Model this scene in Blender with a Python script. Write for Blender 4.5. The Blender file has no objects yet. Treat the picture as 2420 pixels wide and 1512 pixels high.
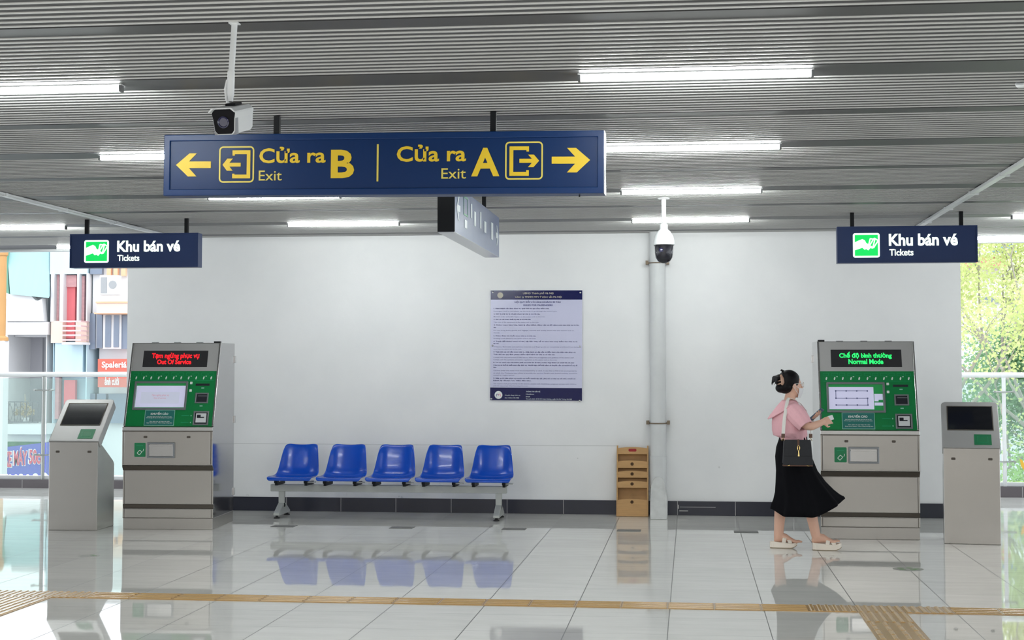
import bpy, bmesh, math, random
from mathutils import Vector, Matrix

S = bpy.context.scene
COL = S.collection
PI = math.pi
R = math.radians
random.seed(7)

# ------------------------------------------------------------------ camera, sky, exposure
F_PX, CX, CY = 3600.0, 1210.0, 700.0
PITCH, YAW, CAM_H = R(2.656), R(6.663), 1.545
cam = bpy.data.cameras.new('camera')
cam.sensor_width = 36.0
cam.sensor_fit = 'HORIZONTAL'
cam.lens = F_PX / 2420 * 36
cam.shift_y = -(756 - CY) / 2420
cam.clip_end = 400
camo = bpy.data.objects.new('camera', cam)
camo.location = (0, 0, CAM_H)
camo.rotation_euler = (PI / 2 + PITCH, 0, YAW)
COL.objects.link(camo)
S.camera = camo

W = bpy.data.worlds.new('overcast_sky')
W.use_nodes = True
wb = W.node_tree.nodes['Background']
wb.inputs[0].default_value = (0.90, 0.95, 1.0, 1)
wb.inputs[1].default_value = 1.2
S.world = W

S.view_settings.view_transform = 'Standard'
S.view_settings.look = 'None'
S.view_settings.gamma = 1
S.view_settings.use_curve_mapping = False
S.view_settings.exposure = 1.15
al = bpy.data.lights.new('hall_fill_light', 'AREA')  # added fill light, stands in for lamps out of view behind the camera
al.shape = 'RECTANGLE'
al.size, al.size_y = 13.0, 8.0
al.energy = 420
al.color = (1.0, 0.99, 0.97)
alo = bpy.data.objects.new('hall_fill_light', al)
alo.location = (-1.5, -0.6, 2.90)
COL.objects.link(alo)
LAMP_STRENGTH = 42.0

_cp, _sp, _cw, _sw = math.cos(PITCH), math.sin(PITCH), math.cos(YAW), math.sin(YAW)
_fwd = Vector((-_sw * _cp, _cw * _cp, _sp))
_rgt = Vector((_cw, _sw, 0))
_up = _rgt.cross(_fwd)


def at(px, py, Y):
    """real position, on the upright plane Y, of a point seen at px, py in the photograph"""
    d = _fwd + _rgt * (px - CX) / F_PX - _up * (py - CY) / F_PX
    t = Y / d.y
    return Vector((d.x * t, Y, CAM_H + d.z * t))


# ------------------------------------------------------------------ materials
def mat(name, color, rough=0.5, metal=0.0, noise=0.06, scale=6.0, bump=0.0, emit=0.0, stretch=(1, 1, 1),
        ior=1.5, coat=0.0, rnoise=0.0, spec=0.5):
    m = bpy.data.materials.new(name)
    m.use_nodes = True
    nt = m.node_tree
    b = nt.nodes['Principled BSDF']
    c = (*color, 1)
    b.inputs['Base Color'].default_value = c
    b.inputs['Roughness'].default_value = rough
    b.inputs['Metallic'].default_value = metal
    b.inputs['IOR'].default_value = ior
    b.inputs['Coat Weight'].default_value = coat
    b.inputs['Specular IOR Level'].default_value = spec
    b.inputs['Coat Roughness'].default_value = 0.06
    if emit:
        b.inputs['Emission Color'].default_value = c
        b.inputs['Emission Strength'].default_value = emit
    if noise or bump or rnoise:
        tc = nt.nodes.new('ShaderNodeTexCoord')
        mp = nt.nodes.new('ShaderNodeMapping')
        mp.inputs['Scale'].default_value = stretch
        nz = nt.nodes.new('ShaderNodeTexNoise')
        nz.inputs['Scale'].default_value = scale
        nz.inputs['Detail'].default_value = 5
        nt.links.new(tc.outputs['Object'], mp.inputs[0])
        nt.links.new(mp.outputs[0], nz.inputs['Vector'])
        if noise:
            mx = nt.nodes.new('ShaderNodeMix')
            mx.data_type = 'RGBA'
            mx.inputs['A'].default_value = (*[x * (1 - noise) for x in color], 1)
            mx.inputs['B'].default_value = (*[min(1, x * (1 + noise)) for x in color], 1)
            nt.links.new(nz.outputs['Fac'], mx.inputs['Factor'])
            nt.links.new(mx.outputs['Result'], b.inputs['Base Color'])
            if emit:
                nt.links.new(mx.outputs['Result'], b.inputs['Emission Color'])
        if rnoise:
            mr = nt.nodes.new('ShaderNodeMapRange')
            mr.inputs['To Min'].default_value = max(0.01, rough - rnoise)
            mr.inputs['To Max'].default_value = rough + rnoise
            nt.links.new(nz.outputs['Fac'], mr.inputs['Value'])
            nt.links.new(mr.outputs[0], b.inputs['Roughness'])
        if bump:
            bp = nt.nodes.new('ShaderNodeBump')
            bp.inputs['Strength'].default_value = bump
            bp.inputs['Distance'].default_value = 0.01
            nt.links.new(nz.outputs['Fac'], bp.inputs['Height'])
            nt.links.new(bp.outputs[0], b.inputs['Normal'])
    return m


def srgb(r, g, b):
    f = lambda u: (u / 255 / 12.92) if u / 255 < 0.04045 else ((u / 255 + 0.055) / 1.055) ** 2.4
    return (f(r), f(g), f(b))


def nmath(nt, op, a, b=None, clamp=False):
    n = nt.nodes.new('ShaderNodeMath')
    n.operation = op
    n.use_clamp = clamp
    for i, x in enumerate((a, b)):
        if x is None:
            continue
        if isinstance(x, (int, float)):
            n.inputs[i].default_value = x
        else:
            nt.links.new(x, n.inputs[i])
    return n.outputs[0]


TILE, TX0, TY0 = 0.597, -0.138, 11.918


def floor_material():
    m = bpy.data.materials.new('polished_floor_tiles')
    m.use_nodes = True
    nt = m.node_tree
    b = nt.nodes['Principled BSDF']
    tc = nt.nodes.new('ShaderNodeTexCoord')
    sx = nt.nodes.new('ShaderNodeSeparateXYZ')
    nt.links.new(tc.outputs['Object'], sx.inputs[0])
    ux = nmath(nt, 'DIVIDE', nmath(nt, 'SUBTRACT', sx.outputs[0], TX0), TILE)
    uy = nmath(nt, 'DIVIDE', nmath(nt, 'SUBTRACT', sx.outputs[1], TY0), TILE)
    lines = []
    for u, w in ((ux, 0.0050), (uy, 0.0036)):
        fr = nmath(nt, 'FRACT', u)
        d = nmath(nt, 'ABSOLUTE', nmath(nt, 'SUBTRACT', fr, 0.5))
        lines.append(nmath(nt, 'GREATER_THAN', d, 0.5 - w))
    line = nmath(nt, 'MAXIMUM', lines[0], nmath(nt, 'MULTIPLY', lines[1], 0.6))
    cb = nt.nodes.new('ShaderNodeCombineXYZ')
    nt.links.new(nmath(nt, 'FLOOR', ux), cb.inputs[0])
    nt.links.new(nmath(nt, 'FLOOR', uy), cb.inputs[1])
    wn = nt.nodes.new('ShaderNodeTexWhiteNoise')
    nt.links.new(cb.outputs[0], wn.inputs['Vector'])
    mp = nt.nodes.new('ShaderNodeMapping')
    mp.inputs['Scale'].default_value = (1.3, 5.5, 1)
    nt.links.new(tc.outputs['Object'], mp.inputs[0])
    nz = nt.nodes.new('ShaderNodeTexNoise')
    nz.inputs['Scale'].default_value = 1.6
    nz.inputs['Detail'].default_value = 7
    nz.inputs['Roughness'].default_value = 0.65
    nt.links.new(mp.outputs[0], nz.inputs['Vector'])
    v = nmath(nt, 'ADD', nmath(nt, 'MULTIPLY', nz.outputs['Fac'], 0.8), nmath(nt, 'MULTIPLY', wn.outputs['Value'], 0.25))
    cr = nt.nodes.new('ShaderNodeValToRGB')
    cr.color_ramp.elements[0].position = 0.2
    cr.color_ramp.elements[0].color = (0.73, 0.725, 0.69, 1)
    cr.color_ramp.elements[1].position = 0.75
    cr.color_ramp.elements[1].color = (0.89, 0.885, 0.845, 1)
    nt.links.new(v, cr.inputs[0])
    mx = nt.nodes.new('ShaderNodeMix')
    mx.data_type = 'RGBA'
    nt.links.new(line, mx.inputs['Factor'])
    nt.links.new(cr.outputs[0], mx.inputs['A'])
    mx.inputs['B'].default_value = (0.16, 0.16, 0.155, 1)
    nt.links.new(mx.outputs['Result'], b.inputs['Base Color'])
    ro = nmath(nt, 'ADD', nmath(nt, 'MULTIPLY', line, 0.4), nmath(nt, 'ADD', 0.01, nmath(nt, 'MULTIPLY', nz.outputs['Fac'], 0.035)))
    nt.links.new(ro, b.inputs['Roughness'])
    b.inputs['IOR'].default_value = 1.5
    return m


def wall_material():
    m = bpy.data.materials.new('white_wall_paint')
    m.use_nodes = True
    nt = m.node_tree
    b = nt.nodes['Principled BSDF']
    tc = nt.nodes.new('ShaderNodeTexCoord')
    sx = nt.nodes.new('ShaderNodeSeparateXYZ')
    nt.links.new(tc.outputs['Object'], sx.inputs[0])
    nz = nt.nodes.new('ShaderNodeTexNoise')
    nz.inputs['Scale'].default_value = 1.4
    nz.inputs['Detail'].default_value = 6
    nt.links.new(tc.outputs['Object'], nz.inputs['Vector'])
    cr = nt.nodes.new('ShaderNodeValToRGB')
    cr.color_ramp.elements[0].position = 0.3
    cr.color_ramp.elements[0].color = (0.81, 0.82, 0.83, 1)
    cr.color_ramp.elements[1].position = 0.65
    cr.color_ramp.elements[1].color = (0.87, 0.875, 0.88, 1)
    nt.links.new(nz.outputs['Fac'], cr.inputs[0])
    # an old paint edge along the wall at bench height
    wob = nmath(nt, 'ADD', sx.outputs[2], nmath(nt, 'MULTIPLY', nz.outputs['Fac'], 0.006))
    d = nmath(nt, 'ABSOLUTE', nmath(nt, 'SUBTRACT', wob, 0.720))
    ln = nmath(nt, 'MULTIPLY', nmath(nt, 'LESS_THAN', d, 0.004), nmath(nt, 'LESS_THAN', sx.outputs[0], -0.75))
    # scuffs low on the wall
    n2 = nt.nodes.new('ShaderNodeTexNoise')
    n2.inputs['Scale'].default_value = 7
    n2.inputs['Detail'].default_value = 8
    nt.links.new(tc.outputs['Object'], n2.inputs['Vector'])
    low = nmath(nt, 'MULTIPLY', nmath(nt, 'GREATER_THAN', n2.outputs['Fac'], 0.735), nmath(nt, 'LESS_THAN', sx.outputs[2], 0.7))
    dirt = nmath(nt, 'MAXIMUM', nmath(nt, 'MULTIPLY', ln, 0.35), nmath(nt, 'MULTIPLY', low, 0.35))
    mx = nt.nodes.new('ShaderNodeMix')
    mx.data_type = 'RGBA'
    nt.links.new(dirt, mx.inputs['Factor'])
    nt.links.new(cr.outputs[0], mx.inputs['A'])
    mx.inputs['B'].default_value = (0.35, 0.36, 0.36, 1)
    nt.links.new(mx.outputs['Result'], b.inputs['Base Color'])
    b.inputs['Roughness'].default_value = 0.6
    bp = nt.nodes.new('ShaderNodeBump')
    bp.inputs['Strength'].default_value = 0.15
    bp.inputs['Distance'].default_value = 0.02
    nt.links.new(n2.outputs['Fac'], bp.inputs['Height'])
    nt.links.new(bp.outputs[0], b.inputs['Normal'])
    return m


def glass_material(name, tint, haze=0.12):
    m = bpy.data.materials.new(name)
    m.use_nodes = True
    nt = m.node_tree
    for n in list(nt.nodes):
        nt.nodes.remove(n)
    out = nt.nodes.new('ShaderNodeOutputMaterial')
    tr = nt.nodes.new('ShaderNodeBsdfTransparent')
    tr.inputs[0].default_value = (*tint, 1)
    gl = nt.nodes.new('ShaderNodeBsdfGlossy')
    gl.inputs['Roughness'].default_value = 0.05
    df = nt.nodes.new('ShaderNodeBsdfDiffuse')
    df.inputs[0].default_value = (0.75, 0.85, 0.82, 1)
    fr = nt.nodes.new('ShaderNodeFresnel')
    fr.inputs[0].default_value = 1.45
    a = nt.nodes.new('ShaderNodeMixShader')
    a.inputs[0].default_value = haze
    nt.links.new(tr.outputs[0], a.inputs[1])
    nt.links.new(df.outputs[0], a.inputs[2])
    c = nt.nodes.new('ShaderNodeMixShader')
    nt.links.new(fr.outputs[0], c.inputs[0])
    nt.links.new(a.outputs[0], c.inputs[1])
    nt.links.new(gl.outputs[0], c.inputs[2])
    nt.links.new(c.outputs[0], out.inputs[0])
    return m


def leaf_material(name, c1, c2):
    m = bpy.data.materials.new(name)
    m.use_nodes = True
    nt = m.node_tree
    for n in list(nt.nodes):
        nt.nodes.remove(n)
    out = nt.nodes.new('ShaderNodeOutputMaterial')
    tc = nt.nodes.new('ShaderNodeTexCoord')
    nz = nt.nodes.new('ShaderNodeTexNoise')
    nz.inputs['Scale'].default_value = 2.5
    nz.inputs['Detail'].default_value = 4
    nt.links.new(tc.outputs['Object'], nz.inputs['Vector'])
    mx = nt.nodes.new('ShaderNodeMix')
    mx.data_type = 'RGBA'
    mx.inputs['A'].default_value = (*c1, 1)
    mx.inputs['B'].default_value = (*c2, 1)
    nt.links.new(nz.outputs['Fac'], mx.inputs['Factor'])
    df = nt.nodes.new('ShaderNodeBsdfDiffuse')
    tl = nt.nodes.new('ShaderNodeBsdfTranslucent')
    nt.links.new(mx.outputs['Result'], df.inputs[0])
    nt.links.new(mx.outputs['Result'], tl.inputs[0])
    ms = nt.nodes.new('ShaderNodeMixShader')
    ms.inputs[0].default_value = 0.5
    nt.links.new(df.outputs[0], ms.inputs[1])
    nt.links.new(tl.outputs[0], ms.inputs[2])
    nt.links.new(ms.outputs[0], out.inputs[0])
    return m


M = {}
M['floor'] = floor_material()
M['wall'] = wall_material()
M['slat'] = mat('aluminium_slat', (0.56, 0.56, 0.55), 0.45, 0.1, noise=0.05, scale=2, stretch=(0.3, 4, 4))
M['slat_back'] = mat('dark_ceiling_backing', (0.048, 0.050, 0.053), 0.5, 0.0, noise=0.05)
M['channel'] = mat('grey_ceiling_channel', (0.055, 0.055, 0.057), 0.45, 0.1, noise=0.05)
M['white_metal'] = mat('white_powder_coat', (0.72, 0.74, 0.75), 0.35)
M['black'] = mat('black_paint', (0.008, 0.009, 0.011), 0.5, spec=0.2)
M['black_gloss'] = mat('black_gloss', (0.004, 0.004, 0.006), 0.3, spec=0.1)
M['navy'] = mat('navy_sign_face', srgb(0, 40, 88), 0.38, noise=0.08, scale=3, spec=0.3)
M['navy_frame'] = mat('navy_sign_frame', srgb(2, 44, 94), 0.35, noise=0.05, spec=0.35)
M['navy_dark'] = mat('dark_navy_sign_face', srgb(22, 46, 92), 0.4, noise=0.08, scale=3)
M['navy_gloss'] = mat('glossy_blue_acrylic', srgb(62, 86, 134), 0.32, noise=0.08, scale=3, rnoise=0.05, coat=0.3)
M['yellow'] = mat('yellow_sign_vinyl', srgb(228, 192, 40), 0.45, noise=0.04)
M['pale_yellow'] = mat('pale_yellow_vinyl', srgb(220, 200, 90), 0.45, noise=0.04)
M['alu'] = mat('sign_edge_aluminium', (0.5, 0.51, 0.52), 0.25, 0.9)
M['lit_white'] = mat('backlit_white_acrylic', (0.86, 1.0, 0.88), 0.4, emit=0.42, noise=0.02)
M['lit_green'] = mat('backlit_green_acrylic', (0.0, 0.62, 0.10), 0.4, emit=0.36, noise=0.02)
M['pale_white'] = mat('white_sign_vinyl', (0.62, 0.68, 0.71), 0.35)
M['tube'] = mat('fluorescent_tube_glow', (0.95, 1.0, 0.98), 0.4, emit=LAMP_STRENGTH, noise=0.0, rnoise=0.02)
M['lamp_cap'] = mat('lamp_end_plastic', (0.12, 0.125, 0.13), 0.4)
M['steel'] = mat('brushed_stainless', (0.50, 0.48, 0.45), 0.27, 0.9, noise=0.06, scale=1.6, stretch=(0.5, 0.5, 5), rnoise=0.0)
M['steel_side'] = mat('polished_stainless_side', (0.50, 0.50, 0.505), 0.09, 1.0, noise=0.05, scale=5, stretch=(1, 1, 9), rnoise=0.04)
M['steel_head'] = mat('satin_stainless_head', (0.52, 0.515, 0.51), 0.42, 0.45, noise=0.05, scale=2, stretch=(0.5, 1, 4), rnoise=0.0)
M['steel_light'] = mat('brushed_stainless_trim', (0.64, 0.635, 0.63), 0.22, 1.0, noise=0.05, scale=5, stretch=(1, 1, 9))
M['steel_dark'] = mat('shadow_gap_metal', (0.10, 0.085, 0.07), 0.5, 0.4)
M['steel_grey'] = mat('grey_anodised_frame', (0.26, 0.275, 0.29), 0.35, 0.6)
M['green'] = mat('green_fascia', srgb(0, 126, 64), 0.35, noise=0.10, scale=3)
M['green_line'] = mat('green_fascia_print', srgb(30, 150, 100), 0.4)
M['green_label'] = mat('green_label', srgb(10, 128, 78), 0.4, noise=0.08)
M['teal_paper'] = mat('teal_warning_paper', srgb(24, 112, 104), 0.5, noise=0.08)
M['teal_edge'] = mat('pale_paper_border', srgb(150, 200, 185), 0.5)
M['white_print'] = mat('white_print', (0.80, 0.84, 0.82), 0.5)
M['led_back'] = mat('led_display_glass', (0.035, 0.035, 0.038), 0.18)
M['led_red'] = mat('red_led_glow', (1.0, 0.008, 0.015), 0.5, emit=0.6, noise=0.02)
M['led_green'] = mat('green_led_glow', (0.02, 1.0, 0.16), 0.5, emit=0.5, noise=0.02)
M['screen'] = mat('lit_screen_lavender', srgb(198, 198, 224), 0.2, emit=0.19, noise=0.03)
M['screen_box'] = mat('lit_screen_dialog', srgb(186, 190, 208), 0.2, emit=0.22, noise=0.02)
M['screen_green'] = mat('lit_screen_green', srgb(40, 130, 70), 0.2, emit=0.16, noise=0.03)
M['screen_line'] = mat('screen_route_line', srgb(96, 100, 140), 0.3, emit=0.06)
M['screen_pink'] = mat('screen_red_text', srgb(200, 130, 150), 0.3, emit=0.16)
M['screen_off'] = mat('dark_glass_screen', (0.010, 0.011, 0.015), 0.10)
M['slot_dark'] = mat('dark_slot', (0.02, 0.022, 0.03), 0.3)
M['blue_seat'] = mat('blue_plastic', srgb(0, 74, 188), 0.26, noise=0.04, coat=0.15)
M['beam'] = mat('grey_painted_steel', (0.46, 0.48, 0.46), 0.4, 0.2, noise=0.1, scale=9)
M['rubber'] = mat('black_rubber', (0.015, 0.015, 0.016), 0.7)
M['wood'] = mat('varnished_bamboo', srgb(186, 144, 90), 0.45, noise=0.2, scale=7, stretch=(1, 1, 9))
M['wood_dark'] = mat('darker_bamboo', srgb(168, 124, 70), 0.5, noise=0.3, scale=9)  # slightly darker bamboo for the rack back and pocket floors
M['wood_hole'] = mat('hole_shadow_wood', srgb(70, 46, 20), 0.8)
M['red_slot'] = mat('red_lining', srgb(150, 14, 24), 0.6)
M['pipe'] = mat('grey_white_painted_pipe', (0.64, 0.655, 0.66), 0.5, noise=0.10, scale=5)
M['concrete'] = mat('painted_concrete_base', (0.62, 0.63, 0.62), 0.7, noise=0.22, scale=12, bump=0.3)
M['rust'] = mat('rusty_clamp', (0.22, 0.17, 0.12), 0.6, 0.4, noise=0.4, scale=30)
M['tile_dark'] = mat('dark_baseboard_tile', srgb(44, 46, 58), 0.22, noise=0.15, scale=2, rnoise=0.06)
M['grout'] = mat('pale_grout', (0.45, 0.44, 0.44), 0.7)
M['kerb'] = mat('brown_grey_kerb', srgb(98, 92, 96), 0.35, noise=0.15, scale=3)
M['tactile'] = mat('tan_tactile_tile', srgb(186, 148, 94), 0.25, noise=0.10, scale=5)
M['tactile_bar'] = mat('tan_tactile_bar', srgb(206, 170, 116), 0.13, noise=0.08, scale=5)
M['plate'] = mat('worn_steel_floor_plate', (0.17, 0.17, 0.165), 0.6, 0.0, noise=0.2, scale=9)
M['sticker'] = mat('worn_floor_sticker', (0.36, 0.36, 0.33), 0.5, noise=0.3, scale=12)
M['sticker_green'] = mat('floor_sticker_green', (0.16, 0.27, 0.12), 0.5, noise=0.2)
M['poster'] = mat('notice_board_face', srgb(205, 206, 232), 0.16, noise=0.03, scale=2)
M['poster_navy'] = mat('notice_board_navy', srgb(6, 12, 76), 0.16, noise=0.05)
M['ink'] = mat('navy_ink', srgb(70, 72, 130), 0.4)
M['ink_light'] = mat('grey_navy_ink', srgb(120, 122, 165), 0.4)
M['gold_ink'] = mat('pale_gold_ink', srgb(185, 180, 165), 0.4)
M['glass'] = glass_material('railing_glass', (0.86, 0.95, 0.92), 0.10)
M['rail'] = mat('white_handrail', (0.85, 0.87, 0.88), 0.3)
M['post'] = mat('grey_steel_post', (0.45, 0.47, 0.46), 0.35, 0.7)
M['camera_white'] = mat('camera_housing_white', (0.62, 0.64, 0.65), 0.35)
M['camera_grey'] = mat('camera_side_grey', (0.22, 0.23, 0.25), 0.4)
M['lens'] = mat('camera_lens_glass', (0.02, 0.02, 0.06), 0.05, coat=0.5)
M['dome'] = mat('smoked_dome', (0.012, 0.012, 0.018), 0.08)
M['skin'] = mat('skin', srgb(226, 180, 156), 0.5, noise=0.05, scale=12)
M['hair'] = mat('black_hair', (0.006, 0.005, 0.006), 0.42, noise=0.3, scale=40, stretch=(1, 1, 5), bump=0.3, spec=0.15)
M['pink'] = mat('pink_cotton', srgb(236, 182, 190), 0.8, noise=0.07, scale=60, bump=0.15)
M['skirt'] = mat('black_skirt_cloth', (0.004, 0.004, 0.006), 0.85, noise=0.2, spec=0.12)
M['mask'] = mat('white_mask_cloth', (0.82, 0.82, 0.84), 0.7)
M['sandal'] = mat('cream_sandal', srgb(244, 234, 220), 0.55)
M['sole_edge'] = mat('sandal_tread', srgb(150, 135, 110), 0.7)
M['leather'] = mat('dark_navy_leather', srgb(14, 17, 26), 0.5, noise=0.1, scale=30, bump=0.1)
M['brown_leather'] = mat('brown_leather', srgb(92, 62, 48), 0.5)
M['strap'] = mat('cream_webbing', (0.80, 0.78, 0.74), 0.7)
M['gold'] = mat('gold_clasp', (0.75, 0.55, 0.22), 0.25, 1.0)
M['clip'] = mat('tortoiseshell_clip', srgb(176, 140, 118), 0.3, noise=0.4, scale=30)
M['phone'] = mat('phone_case', srgb(78, 98, 120), 0.3)
M['phone_screen'] = mat('phone_glass', srgb(70, 110, 130), 0.06)
M['paper'] = mat('white_paper', (0.8, 0.8, 0.82), 0.6)
M['frame_clear'] = mat('clear_glasses_frame', (0.7, 0.66, 0.62), 0.2)


# ------------------------------------------------------------------ mesh builder
_txt = {}


def text_geo(s, bold=0.0):
    key = (s, bold)
    if key not in _txt:
        c = bpy.data.curves.new('lettering_curve', 'FONT')
        c.body = s
        c.offset = bold
        c.resolution_u = 3
        o = bpy.data.objects.new('lettering_curve', c)
        COL.objects.link(o)
        bpy.context.view_layer.update()
        me = bpy.data.meshes.new_from_object(o.evaluated_get(bpy.context.evaluated_depsgraph_get()))
        vs = [(v.co.x, v.co.y) for v in me.vertices]
        fs = [tuple(p.vertices) for p in me.polygons]
        bpy.data.objects.remove(o)
        bpy.data.curves.remove(c)
        bpy.data.meshes.remove(me)
        _txt[key] = (vs, fs)
    return _txt[key]


class MB:
    def __init__(self):
        self.v, self.f, self.mi = [], [], []
        self.M = Matrix.Identity(4)

    def add(self, vs, fs, m=0):
        o = len(self.v)
        self.v += [tuple(self.M @ Vector(p)) for p in vs]
        self.f += [tuple(i + o for i in f) for f in fs]
        self.mi += [m] * len(fs)
        return self

    def box(self, x0, x1, y0, y1, z0, z1, m=0):
        vs = [(x, y, z) for z in (z0, z1) for y in (y0, y1) for x in (x0, x1)]
        return self.add(vs, [(0, 2, 3, 1), (4, 5, 7, 6), (0, 1, 5, 4), (2, 6, 7, 3), (0, 4, 6, 2), (1, 3, 7, 5)], m)

    def _prism(self, a, b, m):
        n = len(a)
        fs = [tuple(range(n)), tuple(range(2 * n - 1, n - 1, -1))]
        fs += [(i, i + n, (i + 1) % n + n, (i + 1) % n) for i in range(n)]
        return self.add(a + b, fs, m)

    def prism_x(self, poly, x0, x1, m=0):
        return self._prism([(x0, y, z) for y, z in poly], [(x1, y, z) for y, z in poly], m)

    def prism_y(self, poly, y0, y1, m=0):
        return self._prism([(x, y0, z) for x, z in poly], [(x, y1, z) for x, z in poly], m)

    def prism_z(self, poly, z0, z1, m=0):
        return self._prism([(x, y, z0) for x, y in poly], [(x, y, z1) for x, y in poly], m)

    def rrect(self, x0, x1, z0, z1, r, n=6):
        p = []
        for cx, cz, a in ((x1 - r, z1 - r, 0), (x0 + r, z1 - r, 90), (x0 + r, z0 + r, 180), (x1 - r, z0 + r, 270)):
            for i in range(n + 1):
                t = R(a + 90 * i / n)
                p.append((cx + r * math.cos(t), cz + r * math.sin(t)))
        return p

    def frame(self, x0, x1, z0, z1, w, y0, y1, r=0.0, m=0):
        """picture-frame shape in the x-z plane"""
        if r > 0:
            a, b = self.rrect(x0, x1, z0, z1, r), self.rrect(x0 + w, x1 - w, z0 + w, z1 - w, max(1e-4, r - w))
        else:
            a = [(x1, z1), (x0, z1), (x0, z0), (x1, z0)]
            b = [(x1 - w, z1 - w), (x0 + w, z1 - w), (x0 + w, z0 + w), (x1 - w, z0 + w)]
        n = len(a)
        vs = [(x, y, z) for y in (y0, y1) for q in (a, b) for x, z in q]
        fs = []
        for i in range(n):
            j = (i + 1) % n
            fs += [(i, j, n + j, n + i), (2 * n + i, 3 * n + i, 3 * n + j, 2 * n + j),
                   (i, 2 * n + i, 2 * n + j, j), (n + i, n + j, 3 * n + j, 3 * n + i)]
        return self.add(vs, fs, m)

    def tube(self, pts, rad, n=12, m=0, caps=True, flat=1.0, ref=None):
        pts = [Vector(p) for p in pts]
        rad = rad if isinstance(rad, (list, tuple)) else [rad] * len(pts)
        vs, fs = [], []
        k = len(pts)
        prev = None
        for i, p in enumerate(pts):
            d = (pts[min(i + 1, k - 1)] - pts[max(i - 1, 0)]).normalized()
            if prev is None:
                u = Vector(ref) if ref else (Vector((0, 0, 1)) if abs(d.z) < 0.9 else Vector((1, 0, 0)))
            else:
                u = prev
            u = (u - d * u.dot(d)).normalized()
            prev = u
            w = d.cross(u)
            for j in range(n):
                a = 2 * PI * j / n
                vs.append(p + u * (math.cos(a) * rad[i]) + w * (math.sin(a) * rad[i] * flat))
        for i in range(k - 1):
            for j in range(n):
                a, b = i * n + j, i * n + (j + 1) % n
                fs.append((a, b, b + n, a + n))
        if caps:
            fs += [tuple(range(n - 1, -1, -1)), tuple(range((k - 1) * n, k * n))]
        return self.add(vs, fs, m)

    def cyl(self, p0, p1, r, n=16, m=0):
        return self.tube([p0, p1], r, n, m)

    def lathe(self, prof, cx=0, cy=0, n=28, m=0):
        vs, fs = [], []
        for r, z in prof:
            for j in range(n):
                a = 2 * PI * j / n
                vs.append((cx + r * math.cos(a), cy + r * math.sin(a), z))
        for i in range(len(prof) - 1):
            for j in range(n):
                a, b = i * n + j, i * n + (j + 1) % n
                fs.append((a, b, b + n, a + n))
        fs += [tuple(range(n - 1, -1, -1)), tuple(range((len(prof) - 1) * n, len(prof) * n))]
        return self.add(vs, fs, m)

    def ell(self, c, r, n=20, k=12, m=0):
        vs, fs = [], []
        for i in range(1, k):
            t = PI * i / k
            for j in range(n):
                a = 2 * PI * j / n
                vs.append((c[0] + r[0] * math.sin(t) * math.cos(a), c[1] + r[1] * math.sin(t) * math.sin(a), c[2] + r[2] * math.cos(t)))
        vs += [(c[0], c[1], c[2] + r[2]), (c[0], c[1], c[2] - r[2])]
        T, B = len(vs) - 2, len(vs) - 1
        for i in range(k - 2):
            for j in range(n):
                a, b = i * n + j, i * n + (j + 1) % n
                fs.append((a, a + n, b + n, b))
        for j in range(n):
            fs.append((T, j, (j + 1) % n))
            fs.append((B, (k - 2) * n + (j + 1) % n, (k - 2) * n + j))
        return self.add(vs, fs, m)

    def loft(self, rings, m=0, caps=(True, True)):
        n = len(rings[0])
        vs = [p for r in rings for p in r]
        fs = []
        for i in range(len(rings) - 1):
            for j in range(n):
                a, b = i * n + j, i * n + (j + 1) % n
                fs.append((a, b, b + n, a + n))
        if caps[0]:
            fs.append(tuple(range(n - 1, -1, -1)))
        if caps[1]:
            fs.append(tuple(range((len(rings) - 1) * n, len(rings) * n)))
        return self.add(vs, fs, m)

    def text(self, s, x0, x1, z0, z1, y, bold=0.0, m=0):
        """lettering in the x-z plane facing -y, stretched to its box"""
        vs, fs = text_geo(s, bold)
        xs, ys = [p[0] for p in vs], [p[1] for p in vs]
        ax, bx, ay, by = min(xs), max(xs), min(ys), max(ys)
        sx = (x1 - x0) / (bx - ax)
        sy = (z1 - z0) / (by - ay)
        return self.add([(x0 + (p[0] - ax) * sx, y, z0 + (p[1] - ay) * sy) for p in vs], fs, m)

    def text_line(self, s, x0, zb, h, y, bold=0.0, m=0, align=-1, width=None):
        """lettering with its own proportions, h = capital height, zb = baseline"""
        vs, fs = text_geo(s, bold)
        k = h / 0.70
        xs = [p[0] for p in vs]
        w = (max(xs) - min(xs)) * k
        kx = k if width is None else k * width / w
        w = w if width is None else width
        off = {-1: 0, 0: -w / 2, 1: -w}[align]
        a = min(xs)
        return self.add([(x0 + off + (p[0] - a) * kx, y, zb + p[1] * k) for p in vs], fs, m)

    def build(self, name, mats, parent=None, smooth=False, bevel=0.0, seg=2, loc=None, subsurf=0, solid=0.0):
        me = bpy.data.meshes.new(name)
        me.from_pydata(self.v, [], self.f)
        mats = mats if isinstance(mats, (list, tuple)) else [mats]
        for x in mats:
            me.materials.append(x)
        for p, i in zip(me.polygons, self.mi):
            p.material_index = i
            p.use_smooth = bool(smooth)
        bm = bmesh.new()
        bm.from_mesh(me)
        if smooth or bevel:
            bmesh.ops.recalc_face_normals(bm, faces=bm.faces)
        bm.to_mesh(me)
        bm.free()
        if smooth:
            me.set_sharp_from_angle(angle=R(40))
        o = bpy.data.objects.new(name, me)
        COL.objects.link(o)
        if parent:
            o.parent = parent
        if loc:
            o.location = loc
        if solid:
            md = o.modifiers.new('thickness', 'SOLIDIFY')
            md.thickness = solid
            md.offset = 0
        if subsurf:
            md = o.modifiers.new('smooth', 'SUBSURF')
            md.levels = md.render_levels = subsurf
        if bevel:
            md = o.modifiers.new('edge', 'BEVEL')
            md.width = bevel
            md.segments = seg
            md.limit_method = 'ANGLE'
            md.angle_limit = R(40)
        return o


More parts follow.
